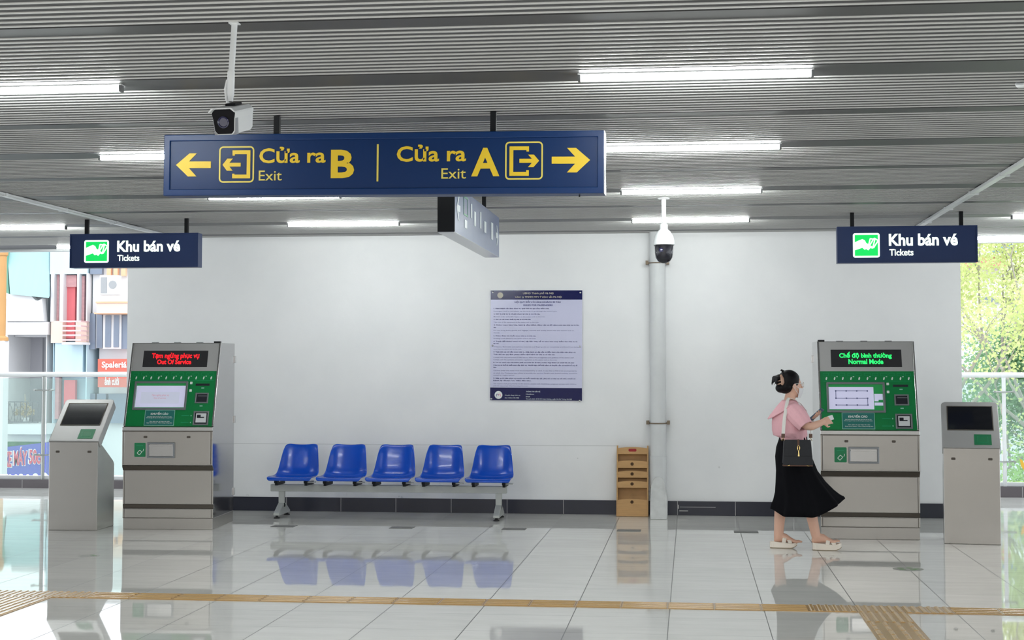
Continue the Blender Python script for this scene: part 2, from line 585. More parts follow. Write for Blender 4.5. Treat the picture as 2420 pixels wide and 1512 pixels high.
def tag(o, label, cat, group=None):
    o['label'] = label
    o['category'] = cat
    if group:
        o['group'] = group
    return o


def thing(name, label, cat, loc=(0, 0, 0), rotz=0.0, group=None):
    o = bpy.data.objects.new(name, None)
    o.empty_display_size = 0.1
    COL.objects.link(o)
    o.location = loc
    o.rotation_euler = (0, 0, rotz)
    return tag(o, label, cat, group)


def struct(o):
    o['kind'] = 'structure'
    return o


def copy_tree(o, parent=None):
    c = o.copy()
    COL.objects.link(c)
    if parent is not None:
        c.parent = parent
    for ch in list(o.children):
        copy_tree(ch, c)
    return c


# ------------------------------------------------------------------ the station hall
YW, ZC = 16.08, 2.955
XL, XR = -6.12, 2.768
struct(MB().box(-17, 12, -9, 19.05, -0.35, 0).build('floor', M['floor']))
struct(MB().box(XL, XR, YW, 18.6, 0, ZC + 0.02).build('wall_back', M['wall']))

mb = MB()
PER, YC0 = 1.212, 6.10
Y_END = 17.5
mb.box(-17, 12, -9, Y_END, ZC + 0.0045, ZC + 0.30, 1)
strips = []
k = -12
while True:
    yc = YC0 + PER * k
    hw = 0.135 if k % 2 else 0.072
    if yc - hw > Y_END:
        break
    strips.append((yc - hw, min(yc + hw, Y_END)))
    mb.box(-17, 12, yc - hw, min(yc + hw, Y_END), ZC + 0.0005, ZC + 0.02, 2)
    k += 1
for (a0, a1), (b0, b1) in zip(strips, strips[1:]):
    n = max(1, round((b0 - a1) / 0.077))
    p = (b0 - a1) / n
    for i in range(n):
        y = a1 + p * (i + 0.5)
        hw = 0.0085
        mb.add([(x, yy, zz) for x in (-17, 12) for yy, zz in ((y - hw, ZC + 0.02), (y - hw, ZC + 0.001), (y - hw + 0.002, ZC - 0.001), (y + hw - 0.002, ZC - 0.001), (y + hw, ZC + 0.001), (y + hw, ZC + 0.02))],
               [(i2, i2 + 1, i2 + 7, i2 + 6) for i2 in range(5)], 0)
struct(mb.build('ceiling', [M['slat'], M['slat_back'], M['channel']]))
struct(MB().box(-17, 12, -9.2, -9, 0, ZC).build('wall_unseen', mat('unseen_wall_paint', (0.60, 0.58, 0.56), 0.6)))  # unseen wall added behind the camera so the steel reflects grey
struct(MB().box(-17, 12, Y_END, Y_END + 0.12, ZC - 0.02, ZC + 0.45).build('trim_3', M['pipe']))

# dark tile skirting with pale joints, and the dark kerb under each glass railing
mb = MB()
mb.box(XL - 0.012, XR + 0.012, YW - 0.014, YW + 0.002, 0.0, 0.148, 0)
j = TX0 - 10 * TILE
while j < XR:
    if j > XL:
        mb.box(j - 0.0025, j + 0.0025, YW - 0.0152, YW - 0.012, 0.002, 0.147, 1)
    j += TILE
sk_ = struct(mb.build('baseboard_back', [M['tile_dark'], M['grout']]))
for x0, x1, z0, z1 in ((-0.115, 0.255, 0.085, 0.090), (-0.12, -0.03, 0.042, 0.052), (-0.135, -0.125, 0.07, 0.11)):
    MB().box(x0, x1, YW - 0.0153, YW - 0.013, z0, z1).build('paint_mark', M['grout'], sk_)
mb = MB().box(-17, XL, 18.72, 19.05, 0, 0.105, 0)
for j in range(18):
    mb.box(-16.9 + j * 0.6, -16.893 + j * 0.6, 18.7185, 18.73, 0.002, 0.103, 1)
struct(mb.build('trim_1', [M['kerb'], M['grout']]))
mb = MB().box(XR, 12, 18.72, 19.05, 0, 0.125, 0)
for j in range(15):
    mb.box(3.9 + (j - 1) * 0.6, 3.907 + (j - 1) * 0.6, 18.7185, 18.73, 0.002, 0.123, 1)
struct(mb.build('trim_2', [M['kerb'], M['grout']]))


# ------------------------------------------------------------------ fluorescent lamps
def make_lamp(x0, y, label):
    t = thing('ceiling_lamp', label, 'lamp', (x0, y, ZC), 0, 'fluorescent tubes on the ceiling')
    L = 1.12
    MB().box(0.0, L, -0.028, 0.028, -0.006, 0.0).build('housing', M['white_metal'], t)
    MB().tube([(0.012, -0.004, -0.019), (L - 0.012, -0.004, -0.019)], 0.0165, 16).build('diffuser', M['tube'], t, smooth=True)
    for x in (0.0, L - 0.014):
        MB().box(x, x + 0.014, -0.024, 0.020, -0.038, -0.002).build('end_cap', M['lamp_cap'], t, bevel=0.003)
    return t


LAMPS = [
    (-0.53, 1, 'largest lit tube lamp, topmost of the column right of the exit sign'),
    (-3.93, 1, 'lit tube lamp cut by the left picture edge beside the white camera pole'),
    (-0.54, 3, 'lit tube lamp whose left end touches the right end of the big exit sign'),
    (-3.90, 3, 'lit tube lamp whose right end is hidden behind the left end of the exit sign'),
    (-0.545, 5, 'lit tube lamp straight above the white dome camera pole'),
    (-3.94, 5, 'lit tube lamp just under the bottom edge of the exit sign'),
    (-0.55, 7, 'lit tube lamp crossed by the white pole of the dome camera'),
    (-3.92, 7, 'lit tube lamp left of the narrow side-on sign, close to the white wall'),
    (-7.30, 7, 'lit tube lamp cut by the picture edge above the left tickets sign'),
    (-7.33, 9, 'lit tube lamp reaching behind the left end of the left tickets sign'),
    (2.97, 7, 'tip of a lit tube lamp at the right picture edge above the tickets sign'),
    (2.90, 9, 'lit tube lamp running from the right end of the right tickets sign'),
]
for x0, row, label in LAMPS:
    make_lamp(x0, YC0 + PER * row - 0.03, label)


# ------------------------------------------------------------------ white cable trunking on the ceiling
def trunking(x, y0, y1, label):
    t = thing('cable_trunking', label, 'trunking', (x, y0, ZC - 0.003), 0, 'cable trunking on the ceiling')
    MB().box(-0.02, 0.02, 0, y1 - y0, -0.026, -0.0015).build('channel', M['white_metal'], t, bevel=0.003)
    MB().box(0.026, 0.044, 0, y1 - y0, -0.018, -0.0015).build('conduit', M['white_metal'], t, bevel=0.003)
    for i in range(int((y1 - y0) / 1.2)):
        MB().box(-0.028, 0.05, 0.3 + i * 1.2, 0.33 + i * 1.2, -0.029, -0.001).build('clip', M['white_metal'], t)


trunking(-5.53, 9.0, 15.6, 'white cable trunking running back over the left tickets sign')
trunking(2.255, 8.6, 16.0, 'white cable trunking running back over the right tickets sign')
mb = MB()
mb.tube([(0, 0, -0.022), (-0.075, 0.28, -0.022), (-0.09, 0.34, -0.012), (-0.092, 0.35, -0.001)], 0.014, 10)
tag(mb.build('conduit_end', M['white_metal'], smooth=True, loc=(1.72, 7.42, ZC)), 'short white conduit end at the right picture edge high on the ceiling', 'conduit')

# ------------------------------------------------------------------ large exit sign
ex = thing('exit_sign', 'long navy hanging sign with yellow arrows for exits B and A', 'sign', (-2.938, 8.25, 2.506))
ex.rotation_euler = (0, R(0.42), 0)
EW, EH = 2.477, 0.345
MB().box(0, EW, 0.004, 0.128, 0, EH).build('sign_box', M['navy'], ex, bevel=0.003)
MB().frame(0, EW, 0, EH, 0.036, -0.006, 0.006).build('front_frame', M['navy_frame'], ex, bevel=0.004)
mb = MB()
mb.box(EW, EW + 0.004, 0, 0.13, 0.002, EH - 0.002)
mb.build('end_plate', M['alu'], ex)


def e_(px, py):
    u = (px - 388) / 1039.5
    return (u * EW, (463 - 6 * u - py) * 0.00239)


e5 = lambda x, y: e_(370 + x / 4.321, 230 + y / 4.321)
e6 = lambda x, y: e_(880 + x / 3.688, 230 + y / 3.688)


def epoly(mb, f, pts):
    mb.prism_y([f(*p) for p in pts][::-1], 0.001, 0.006)


yf = 0.0005
mb = MB()
epoly(mb, e5, [(203, 690), (345, 572), (420, 572), (340, 655), (570, 655), (570, 722), (340, 722), (420, 808), (330, 808)])
mb.build('left_arrow', M['yellow'], ex)
mb = MB()
epoly(mb, e6, [(1902, 555), (1782, 452), (1706, 452), (1775, 526), (1577, 526), (1577, 586), (1775, 586), (1706, 660), (1790, 660)])
mb.build('right_arrow', M['yellow'], ex)
for f, bx, br, ar, nm in (
        (e5, (655, 500, 1022, 872), [(795, 543), (982, 543), (982, 828), (795, 828), (795, 780), (818, 780), (818, 790), (945, 790), (945, 582), (820, 582), (820, 597), (795, 597)],
         [(692, 690), (742, 626), (800, 626), (764, 669), (882, 669), (882, 708), (764, 708), (798, 750), (738, 750)], 'left_pictogram'),
        (e6, (1180, 396, 1502, 722), [(1217, 438), (1383, 438), (1383, 482), (1362, 482), (1362, 470), (1250, 470), (1250, 655), (1360, 655), (1360, 640), (1383, 640), (1383, 688), (1217, 688)],
         [(1470, 560), (1425, 508), (1375, 508), (1408, 543), (1302, 543), (1302, 578), (1408, 578), (1375, 615), (1422, 615)], 'right_pictogram')):
    mb = MB()
    a, b = f(bx[0], bx[3]), f(bx[2], bx[1])
    mb.frame(a[0], b[0], a[1], b[1], 0.0085, 0.001, 0.006, r=0.024, m=1)
    epoly(mb, f, br)
    epoly(mb, f, ar)
    mb.build(nm, [M['yellow'], M['pale_yellow']], ex)


def etext(name, f, s, x0, x1, yt, yb, bold, m):
    a, b = f(x0, yb), f(x1, yt)
    MB().text(s, a[0], b[0], a[1], b[1], yf, bold).build(name, m, ex)


etext('exit_lettering', e5, 'Cửa ra', 1075, 1762, 506, 676, 0.022, M['yellow'])
etext('exit_lettering', e5, 'Exit', 1072, 1312, 748, 852, 0.004, M['pale_yellow'])
etext('gate_letter', e5, 'B', 1817, 2057, 540, 828, 0.03, M['yellow'])
etext('exit_lettering', e6, 'Cửa ra', 245, 845, 418, 568, 0.022, M['yellow'])
etext('exit_lettering', e6, 'Exit', 633, 845, 622, 713, 0.004, M['pale_yellow'])
etext('gate_letter', e6, 'A', 890, 1132, 448, 693, 0.03, M['yellow'])
mb = MB()
a, b = e5(2287, 860), e5(2305, 486)
mb.box(a[0], b[0], 0.001, 0.006, a[1], b[1])
mb.build('divider_line', M['pale_yellow'], ex)
for x in (0.632, 1.86):
    MB().box(x - 0.016, x + 0.016, 0.05, 0.082, EH, EH + 0.108 + 0.0125 * (x > 1)).build('hanger', M['black'], ex)
MB().tube([(2.34, 0.06, 0), (2.34, 0.06, -0.012)], 0.004, 8).build('bolt', M['black'], ex)


# ------------------------------------------------------------------ backlit tickets signs
def tickets_sign(x0, x1, y, z0, z1, rz, label):
    w, h = x1 - x0, z1 - z0
    t = thing('tickets_sign', label, 'sign', (x0, y, z0), rz, 'tickets signs')
    MB().box(0, w, 0.004, 0.12, 0, h).build('sign_box', M['navy_dark'], t, bevel=0.004)
    MB().frame(0, w, 0, h, 0.012, -0.003, 0.006).build('front_frame', M['navy_dark'], t)
    # green pictogram: hand holding two tickets; measured on the sign in fractions of its width and height
    ax, bx, az, bz = 0.113 * w + 0.0, 0.305 * w, 0.145 * h, 0.815 * h
    mb = MB()
    mb.frame(ax, bx, az, bz, 0.016, 0.0005, 0.004, r=0.02)
    pic = mb.build('pictogram_border', M['lit_white'], t)
    s = bx - ax - 0.03
    ox, oz = ax + 0.015, az + 0.015
    mb = MB()
    mb.prism_y(mb.rrect(ox, bx - 0.015, oz, bz - 0.015, 0.006), 0.002, 0.004)
    mb.build('pictogram_field', M['lit_green'], pic)
    q = lambda pts: [(ox + a * s, oz + b * s) for a, b in pts][::-1]
    mb = MB()
    mb.prism_y(q([(0.0, 0.25), (0.16, 0.30), (0.33, 0.36), (0.42, 0.27), (0.50, 0.30), (0.58, 0.24), (0.66, 0.33), (0.62, 0.50), (0.50, 0.56), (0.44, 0.68), (0.33, 0.74), (0.0, 0.60)]), -0.0005, 0.002)
    for dx, dz, an in ((0.10, 0.0, -32), (0.0, -0.01, -14)):
        pts = []
        for a, b in ((-0.10, -0.19), (0.10, -0.19), (0.10, 0.19), (-0.10, 0.19)):
            c_, s_ = math.cos(R(an)), math.sin(R(an))
            pts.append((a * c_ - b * s_ + 0.72 + dx, a * s_ + b * c_ + 0.56 + dz))
        for k in range(4):
            p, r_ = Vector(pts[k]), Vector(pts[(k + 1) % 4])
            d = (r_ - p).normalized()
            n = Vector((-d.y, d.x)) * 0.026
            mb.prism_y(q([tuple(p - n), tuple(r_ - n), tuple(r_ + n), tuple(p + n)]), -0.0005 - 0.0004 * k, 0.002)
    mb.build('hand_and_tickets', M['lit_white'], pic)
    MB().text('Khu bán vé', 0.370 * w, 0.860 * w, 0.455 * h, 0.79 * h, 0.0015, 0.034).build('ticket_lettering', M['lit_white'], t)
    MB().text('Tickets', 0.373 * w, 0.545 * w, 0.19 * h, 0.375 * h, 0.0015, 0.026).build('ticket_lettering', M['lit_white'], t)
    for u in (0.113, 0.893):
        MB().box(u * w - 0.017, u * w + 0.017, 0.045, 0.079, h, ZC - z0).build('hanger', M['black'], t)
    return t


tickets_sign(-5.868, -4.606, 13.9, 2.487, 2.811, 0, 'green and navy tickets sign hanging over the left ticket machine')
tickets_sign(1.338, 2.582, 14.10, 2.490, 2.823, 0, 'green and navy tickets sign hanging over the right ticket machine')

# ------------------------------------------------------------------ sign seen edge-on behind the exit sign
ss = thing('hanging_sign', 'blue glossy hanging sign seen nearly edge-on below the exit sign', 'sign', (-1.749, 10.48, 2.489))
SL, SH, ST = 2.49, 0.338, 0.122
MB().box(0, ST - 0.004, 0.004, SL, 0, SH).build('sign_box', M['navy_dark'], ss, bevel=0.002)
MB().box(0, ST, 0, 0.006, 0, SH).build('end_plate', M['black'], ss)
MB().box(0, ST, 0.0, SL, -0.004, 0).build('bottom_plate', M['alu'], ss)
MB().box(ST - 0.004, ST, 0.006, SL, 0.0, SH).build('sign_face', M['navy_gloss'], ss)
T = Matrix.Translation((ST + 0.001, 0, 0)) @ Matrix.Rotation(PI / 2, 4, 'Z')   # sign drawing faces +x
mb = MB()
mb.M = T
A = lambda cx, cz, s, d: [(cx + d * p * s, cz + q * s) for p, q in ((-0.5, 0), (0.0, 0.5), (0.22, 0.5), (-0.1, 0.14), (0.5, 0.14), (0.5, -0.14), (-0.1, -0.14), (0.22, -0.5), (0.0, -0.5))]
mb.prism_y(A(0.16, 0.18, 0.17, 1), -0.002, 0)
mb.prism_y(A(2.33, 0.17, 0.17, -1), -0.002, 0)
mb.build('arrow_marks', M['pale_white'], ss)
mb = MB()
mb.M = T
mb.frame(0.42, 0.62, 0.16, 0.30, 0.012, -0.002, 0, m=1)
for x0, x1, z0, z1 in ((0.46, 0.58, 0.07, 0.13), (0.78, 0.84, 0.17, 0.28), (0.95, 1.05, 0.13, 0.24), (1.28, 1.34, 0.14, 0.27), (1.52, 1.64, 0.13, 0.22), (1.95, 2.07, 0.11, 0.25)):
    mb.box(x0, x1, -0.002, 0, z0, z1)
mb.build('sign_lettering', [M['pale_white'], M['green_label']], ss)
for y in (0.35, 1.98):
    MB().box(0.045, 0.077, y - 0.016, y + 0.016, SH, ZC - 2.489).build('hanger', M['black'], ss)

# ------------------------------------------------------------------ bullet camera on its white pole
bc = thing('security_camera', 'white bullet security camera on a long ceiling pole before the exit sign', 'security camera', (-1.850, 6.02, ZC))
MB().box(-0.02, 0.02, -0.02, 0.02, -0.005, 0).build('ceiling_plate', M['white_metal'], bc)
MB().tube([(0, 0, -0.004), (-0.012, 0, -0.215)], 0.0125, 14).build('pole', M['white_metal'], bc, smooth=True)
MB().tube([(-0.012, 0, -0.2), (-0.014, 0, -0.30), (-0.014, 0, -0.305), (-0.014, 0, -0.325)], [0.015, 0.015, 0.012, 0.011], 14).build('bracket', M['white_metal'], bc, smooth=True)
MB().tube([(-0.028, 0.0, -0.235), (-0.034, -0.005, -0.27), (-0.030, -0.005, -0.315), (-0.018, 0, -0.345), (-0.008, 0, -0.35)], 0.006, 8).build('cable', M['white_metal'], bc, smooth=True)
hd = bpy.data.objects.new('camera_head', None)
COL.objects.link(hd)
hd.parent = bc
hd.location = (-0.008, 0.0, -0.345)
hd.rotation_euler = (R(14), 0, R(-4))
prof = [(-0.038, 0.0), (-0.054, -0.016), (-0.048, -0.042), (-0.043, -0.092), (-0.032, -0.106), (0.032, -0.106), (0.043, -0.092), (0.048, -0.042), (0.054, -0.016), (0.038, 0.0)]
MB().prism_y(prof, -0.10, 0.11).build('housing', M['camera_white'], hd, bevel=0.004)
MB().prism_y([(x * 0.93, z * 0.93 - 0.004) for x, z in prof], -0.106, -0.098).build('front_glass', M['black_gloss'], hd, bevel=0.003)
MB().prism_y([(x * 0.97, z) for x, z in ((-0.0505, -0.040), (-0.0465, -0.107), (0.0465, -0.107), (0.0505, -0.040))], -0.097, -0.068).build('side_grip', M['camera_grey'], hd)
MB().prism_y([(-0.042, 0.004), (-0.058, -0.012), (-0.054, -0.016), (-0.036, -0.001), (0.036, -0.001), (0.054, -0.016), (0.058, -0.012), (0.042, 0.004)], -0.122, 0.09).build('sun_hood', M['camera_white'], hd, bevel=0.002)
MB().box(-0.022, 0.022, -0.02, 0.06, 0.003, 0.014).build('mount_knuckle', M['black'], hd, bevel=0.003)
mb = MB()
mb.M = Matrix.Translation((0, -0.107, -0.055)) @ Matrix.Rotation(PI / 2, 4, 'X')
mb.lathe([(0.024, -0.002), (0.024, 0.004), (0.020, 0.006), (0.017, 0.002), (0.001, 0.002)], n=24)
mb.build('lens', M['lens'], hd, smooth=True)

# ------------------------------------------------------------------ dome camera
dc = thing('dome_camera', 'white dome security camera with smoked ball hanging before the wall pipe', 'security camera', (-0.212, 12.745, ZC))
MB().lathe([(0.05, 0), (0.05, -0.008), (0.0195, -0.012), (0.0185, -0.21), (0.0185, -0.215)]).build('pole', M['white_metal'], dc, smooth=True)
MB().lathe([(0.019, -0.21), (0.033, -0.225), (0.033, -0.262), (0.05, -0.275), (0.075, -0.315), (0.088, -0.36), (0.0905, -0.392), (0.084, -0.396)], n=36).build('housing', M['white_metal'], dc, smooth=True)
MB().lathe([(0.084, -0.394), (0.078, -0.405), (0.0765, -0.46), (0.069, -0.50), (0.050, -0.53), (0.022, -0.545), (0.001, -0.547)], n=36).build('smoked_ball', M['dome'], dc, smooth=True)
mb = MB()
mb.M = Matrix.Translation((-0.022, -0.074, -0.44)) @ Matrix.Rotation(PI / 2, 4, 'X')
mb.lathe([(0.018, -0.004), (0.018, 0.004), (0.010, 0.006), (0.001, 0.005)], n=20)
mb.build('lens', M['lens'], dc, smooth=True)

# ------------------------------------------------------------------ blue bench of five seats
BY = 15.45
bn = thing('waiting_bench', 'row of five blue plastic seats on a grey beam by the white wall', 'bench', (-3.04, BY, 0))
MB().box(-1.275, 1.183, -0.03, 0.03, 0.262, 0.335).build('beam', M['beam'], bn, bevel=0.004)
for x in (-1.16, 1.10):
    lg = MB().box(x - 0.03, x + 0.03, -0.024, 0.024, 0.10, 0.262).prism_x(
        [(-0.03, 0.145), (0.03, 0.145), (0.215, 0.055), (0.215, 0.032), (-0.215, 0.032), (-0.215, 0.055)][::-1], x - 0.03, x + 0.03).build('leg', M['beam'], bn, bevel=0.003)
    for y in (-0.195, 0.195):
        MB().lathe([(0.013, 0.034), (0.013, 0.018), (0.030, 0.012), (0.032, 0.0)], x, y, 16).build('foot', M['rubber'], lg)


def seat_mesh():
    # profile from front lip to the top of the back: (y, z, half width, side lift)
    prof = [(-0.255, 0.375, 0.215, 0.000), (-0.262, 0.392, 0.228, 0.002), (-0.245, 0.405, 0.235, 0.006), (-0.19, 0.402, 0.238, 0.014), (-0.10, 0.388, 0.236, 0.026),
            (0.00, 0.378, 0.232, 0.036), (0.08, 0.380, 0.226, 0.046), (0.14, 0.398, 0.222, 0.055), (0.175, 0.435, 0.217, 0.060),
            (0.200, 0.49, 0.210, 0.055), (0.222, 0.56, 0.201, 0.048), (0.245, 0.63, 0.191, 0.040), (0.262, 0.685, 0.182, 0.030), (0.272, 0.712, 0.174, 0.020), (0.283, 0.722, 0.165, 0.008), (0.292, 0.716, 0.160, 0.002)]
    vs, fs = [], []
    n = 17
    for i, (y, z, hw, lift) in enumerate(prof):
        a, b = prof[max(i - 1, 0)], prof[min(i + 1, len(prof) - 1)]
        d = Vector((0, b[0] - a[0], b[1] - a[1])).normalized()
        nv = Vector((0, -d.z, d.y))
        back = max(0.0, min(1.0, (z - 0.42) / 0.25))
        for j in range(n):
            u = -1 + 2 * j / (n - 1)
            s = abs(u) ** 3.2
            p = Vector((u * hw, y, z)) + nv * (lift * s)
            if i >= len(prof) - 4:
                p.z -= 0.012 * (1 - abs(u) ** 2) - 0.006 + 0.02 * abs(u) ** 8
            vs.append(p)
    for i in range(len(prof) - 1):
        for j in range(n - 1):
            a = i * n + j
            fs.append((a, a + 1, a + n + 1, a + n))
    return MB().add(vs, fs)


seat0 = None
for i in range(5):
    x = -1.02 + 0.5095 * i
    if seat0 is None:
        seat0 = seat_mesh().build('seat', M['blue_seat'], bn, smooth=True, solid=0.012, subsurf=2)
        seat0.location = (x, -0.005, 0.012)
        for sx in (-0.155, 0.155):
            b0 = MB().box(sx - 0.014, sx + 0.014, -0.17, 0.13, 0.322, 0.352)
            b0.box(sx - 0.017, sx + 0.017, -0.19, -0.12, 0.345, 0.374)
            b0.build('seat_bracket', M['black'], seat0, bevel=0.002)
        b1 = MB()
        b1.box(0.17, 0.245, -0.16, -0.10, 0.352, 0.362)
        b1.build('seat_clip', M['beam'], seat0)
    else:
        s = seat0.copy()
        COL.objects.link(s)
        s.location = (x, -0.005, 0.012)
        for ch in list(seat0.children):
            c = ch.copy()
            c.parent = s
            COL.objects.link(c)

# ------------------------------------------------------------------ rain pipe with clamps and cement foot
pp = thing('wall_pipe', 'thick grey white drain pipe clamped to the wall beside the bamboo rack', 'pipe', (-0.335, 15.975, 0))
MB().lathe([(0.082, 0.60), (0.082, ZC)], 0, 0, 32).build('pipe', M['pipe'], pp, smooth=True)
MB().lathe([(0.086, 0.30), (0.086, 0.62), (0.083, 0.622)], 0, 0, 32).build('sleeve', M['pipe'], pp, smooth=True)
mb = MB()
pr = [(-0.076, 0.0), (0.094, 0.0), (0.096, 0.20), (0.078, 0.27), (0.074, 0.33), (0.05, 0.395), (0.01, 0.418), (-0.03, 0.408), (-0.06, 0.37), (-0.074, 0.30), (-0.078, 0.18)]
mb.prism_y([(x, z) for x, z in pr], -0.385, 0.10)
for i, v in enumerate(mb.v):   # the cement foot leans back towards the wall
    x, y, z = v
    if y < 0:
        y += 0.30 * (z / 0.42) ** 1.1
    mb.v[i] = (x, y, z)
mb.build('cement_foot', M['concrete'], pp, bevel=0.01)
for z in (0.96, 2.63):
    mb = MB()
    mb.tube([(0.086 * math.cos(R(a)), 0.086 * math.sin(R(a)), z) for a in range(180, 361, 15)], 0.006, 8)
    for s in (-1, 1):
        mb.box(s * 0.108 - 0.014, s * 0.108 + 0.014, -0.03, 0.10, z - 0.012, z + 0.026)
        mb.box(s * 0.096 - 0.012, s * 0.096 + 0.012, -0.012, -0.006, z - 0.008, z + 0.01)
    mb.build('clamp', M['rust'], pp)

# ------------------------------------------------------------------ bamboo pocket rack leaning on the wall
bx = thing('pocket_rack', 'narrow bamboo rack with round finger holes leaning beside the drain pipe', 'rack', (-0.602, 15.86, 0))
bx.rotation_euler = (R(-12), 0, 0)
h0 = 0.73
for s in (-1, 1):
    MB().prism_x([(0.0, 0.004), (0.0, h0 + 0.012), (0.03, h0), (0.075, h0 - 0.02), (0.075, 0.004)][::-1], s * 0.158 - 0.007, s * 0.158 + 0.007).build('side_panel', M['wood'], bx, bevel=0.002)
MB().box(-0.151, 0.151, 0.066, 0.074, 0.01, h0 - 0.01).build('back_panel', M['wood_dark'], bx)
MB().box(-0.151, 0.151, 0.002, 0.075, 0.004, 0.014).build('bottom_panel', M['wood'], bx)


def arch(z0, z1, rise=0.012):
    p = [(-0.151, z0), (0.151, z0)]
    for i in range(11):
        u = 1 - 2 * i / 10
        p.append((0.151 * u, z1 - rise * u * u))
    return p


for k, (z0, z1, zh) in enumerate(((0.014, 0.185, 0.152), (0.30, 0.372, 0.340), (0.405, 0.478, 0.444), (0.506, 0.585, 0.548), (0.652, 0.726, 0.70))):
    p = MB().prism_y(arch(z0, z1), 0.004, 0.014).build('pocket_front', M['wood'], bx)
    if k < 4:
        mb = MB()
        mb.M = Matrix.Translation((-0.004, 0.0035, zh)) @ Matrix.Rotation(PI / 2, 4, 'X')
        mb.lathe([(0.017, -0.001), (0.017, 0.0015), (0.001, 0.0015)], n=20)
        mb.build('finger_hole', M['wood_hole'], p)
    else:
        mb = MB()
        mb.prism_y(mb.rrect(-0.042, 0.040, 0.678, 0.708, 0.012), 0.0025, 0.006)
        mb.build('handle_slot', M['red_slot'], p)
    if k in (1, 2, 3):
        MB().box(-0.151, 0.151, 0.012, 0.066, z0, z0 + 0.008).build('pocket_floor', M['wood_dark'], bx)

# ------------------------------------------------------------------ notice board
PW, PH = 0.976, 1.165
nb = thing('notice_board', 'tall notice board of passenger rules with navy bands on the white wall', 'notice', (-2.110, YW - 0.02, 1.194))
nb.rotation_euler = (0, R(0.28), 0)
MB().box(0, PW, 0.0, 0.012, 0, PH).build('board', M['poster'], nb, bevel=0.002)
MB().box(0, PW, -0.0012, 0.0, PH - 0.098, PH).build('header_band', M['poster_navy'], nb)
MB().box(0, PW, -0.0012, 0.0, 0, 0.133).build('footer_band', M['poster_navy'], nb)
K = PW / 1123.0           # measured width of the board in the enlarged photograph


def nt(mbx, s, x0, x1, yb, hcap, bold=0.0, m=0):
    mbx.text_line(s, (x0 - 100) * K, PH - (yb - 75) * K, hcap * K, -0.0018, bold, m, -1, (x1 - x0) * K)


mb = MB()
nt(mb, 'UBND Thành phố Hà Nội', 497, 872, 120, 21, 0.02)
nt(mb, 'Công ty TNHH MTV Đường sắt Hà Nội', 400, 972, 165, 21, 0.02)
mb.build('header_lettering', M['gold_ink'], nb)
mb = MB()
nt(mb, 'NỘI QUY ĐỐI VỚI HÀNH KHÁCH ĐI TÀU', 395, 962, 228, 19, 0.03)
nt(mb, 'RULES FOR PASSENGERS', 505, 862, 265, 18, 0.03)
mb.build('title_lettering', M['ink'], nb)
rules = [
    ('1. Hành khách cần dùng đúng vé, quẹt thẻ khi qua cổng kiểm soát.', 822, 1), ('Passengers need to use tickets, tap the cards to go through the control gate.', 918, 0),
    ('2. Giữ gìn trật tự và vệ sinh chung tại nhà ga và trên tàu.', 710, 1), ('Maintain order and public hygiene at the station and on the train.', 772, 0),
    ('3. Giữ gìn các trang thiết bị nhà ga và trên tàu.', 598, 1), ('Take care of the equipment at the station and on the train.', 698, 0),
    ('4. Không mang hàng hóa, hành lý cồng kềnh, động vật và đồ nặng mùi vào nhà ga và lên', 1185, 1), ('tàu.', 172, 1),
    ('Do not bring bulky goods and luggage, animals and smelly items into the station and on', 1122, 0), ('the train.', 216, 0),
    ('5. Không được hút thuốc trong nhà ga và trên tàu.', 662, 1), ('Smoking is not allowed in the station and on the train.', 662, 0),
    ('6. Tuyệt đối không mang vũ khí, vật liệu cháy nổ và hàng hóa nguy hiểm vào nhà ga và', 1165, 1), ('lên tàu.', 208, 1),
    ('Weapons, flammable and explosive materials and illegal goods are completely prohibited from being', 1180, 0), ('taken into the station and on the train.', 485, 0),
    ('7. Tuân thủ các chỉ dẫn trong nhà ga, chấp hành sự sắp xếp và điều hành của nhân viên phục vụ.', 1148, 1), ('Tuân thủ các quy định phòng chống dịch bệnh tại nhà ga và trên tàu.', 896, 1),
    ('Comply with the instructions in the station, follow the arrangement and guidance of the station staff.', 1125, 0), ('Comply with the epidemic prevention regulations at the station and on the train.', 920, 0),
    ('8. Trẻ em dưới một mét không phải có người lớn đi kèm, trường hợp không có người lớn đi cùng', 1128, 1), ('Công ty có thể từ chối cung cấp dịch vụ. Người hạn chế khả năng di chuyển cần có người hỗ trợ đi', 1165, 1), ('kèm.', 178, 1),
    ('Children under one meter must be accompanied by an adult. In case that a child is not accompanied by', 1160, 0), ('an adult, the Company may refuse to provide the service. People with limited mobility should be', 1165, 0), ('assisted by a support person.', 398, 0),
    ('9. Nhà ga ưu tiên phục vụ người cao tuổi, người tàn tật, phụ nữ có thai và trẻ nhỏ, người có', 1142, 1), ('hành lý được ưu tiên lên tàu.', 605, 1),
    ('The station shall give priority to the elderly, people with disabilities, pregnant women with children', 1155, 0), ('and are supported when boarding the train.', 568, 0)]
ys = [303, 336, 370, 403, 437, 470, 505, 534, 570, 600, 637, 669, 705, 732, 770, 798, 834, 864, 900, 928, 962, 995, 1021, 1060, 1090, 1117, 1155, 1182, 1220, 1246]
mb = MB()
for (s, x1, b), y in zip(rules, ys):
    nt(mb, s, 138, x1, y, 13 if b else 12, 0.02 if b else 0.004, 0 if b else 1)
mb.build('rules_lettering', [M['ink'], M['ink_light']], nb)
mb = MB()
nt(mb, 'THÔNG TIN LIÊN HỆ', 540, 715, 1315, 13, 0.02)
nt(mb, 'Hotline:', 540, 640, 1346, 13, 0.02)
nt(mb, 'Email:', 540, 590, 1376, 13, 0.02)
nt(mb, 'Trụ sở chính: Số 8 Hồ Xuân Hương, quận Hai Bà Trưng, Hà Nội', 540, 1100, 1404, 13, 0.012)
nt(mb, 'Chuyến đang vươn xa', 280, 470, 1360, 12, 0.0)
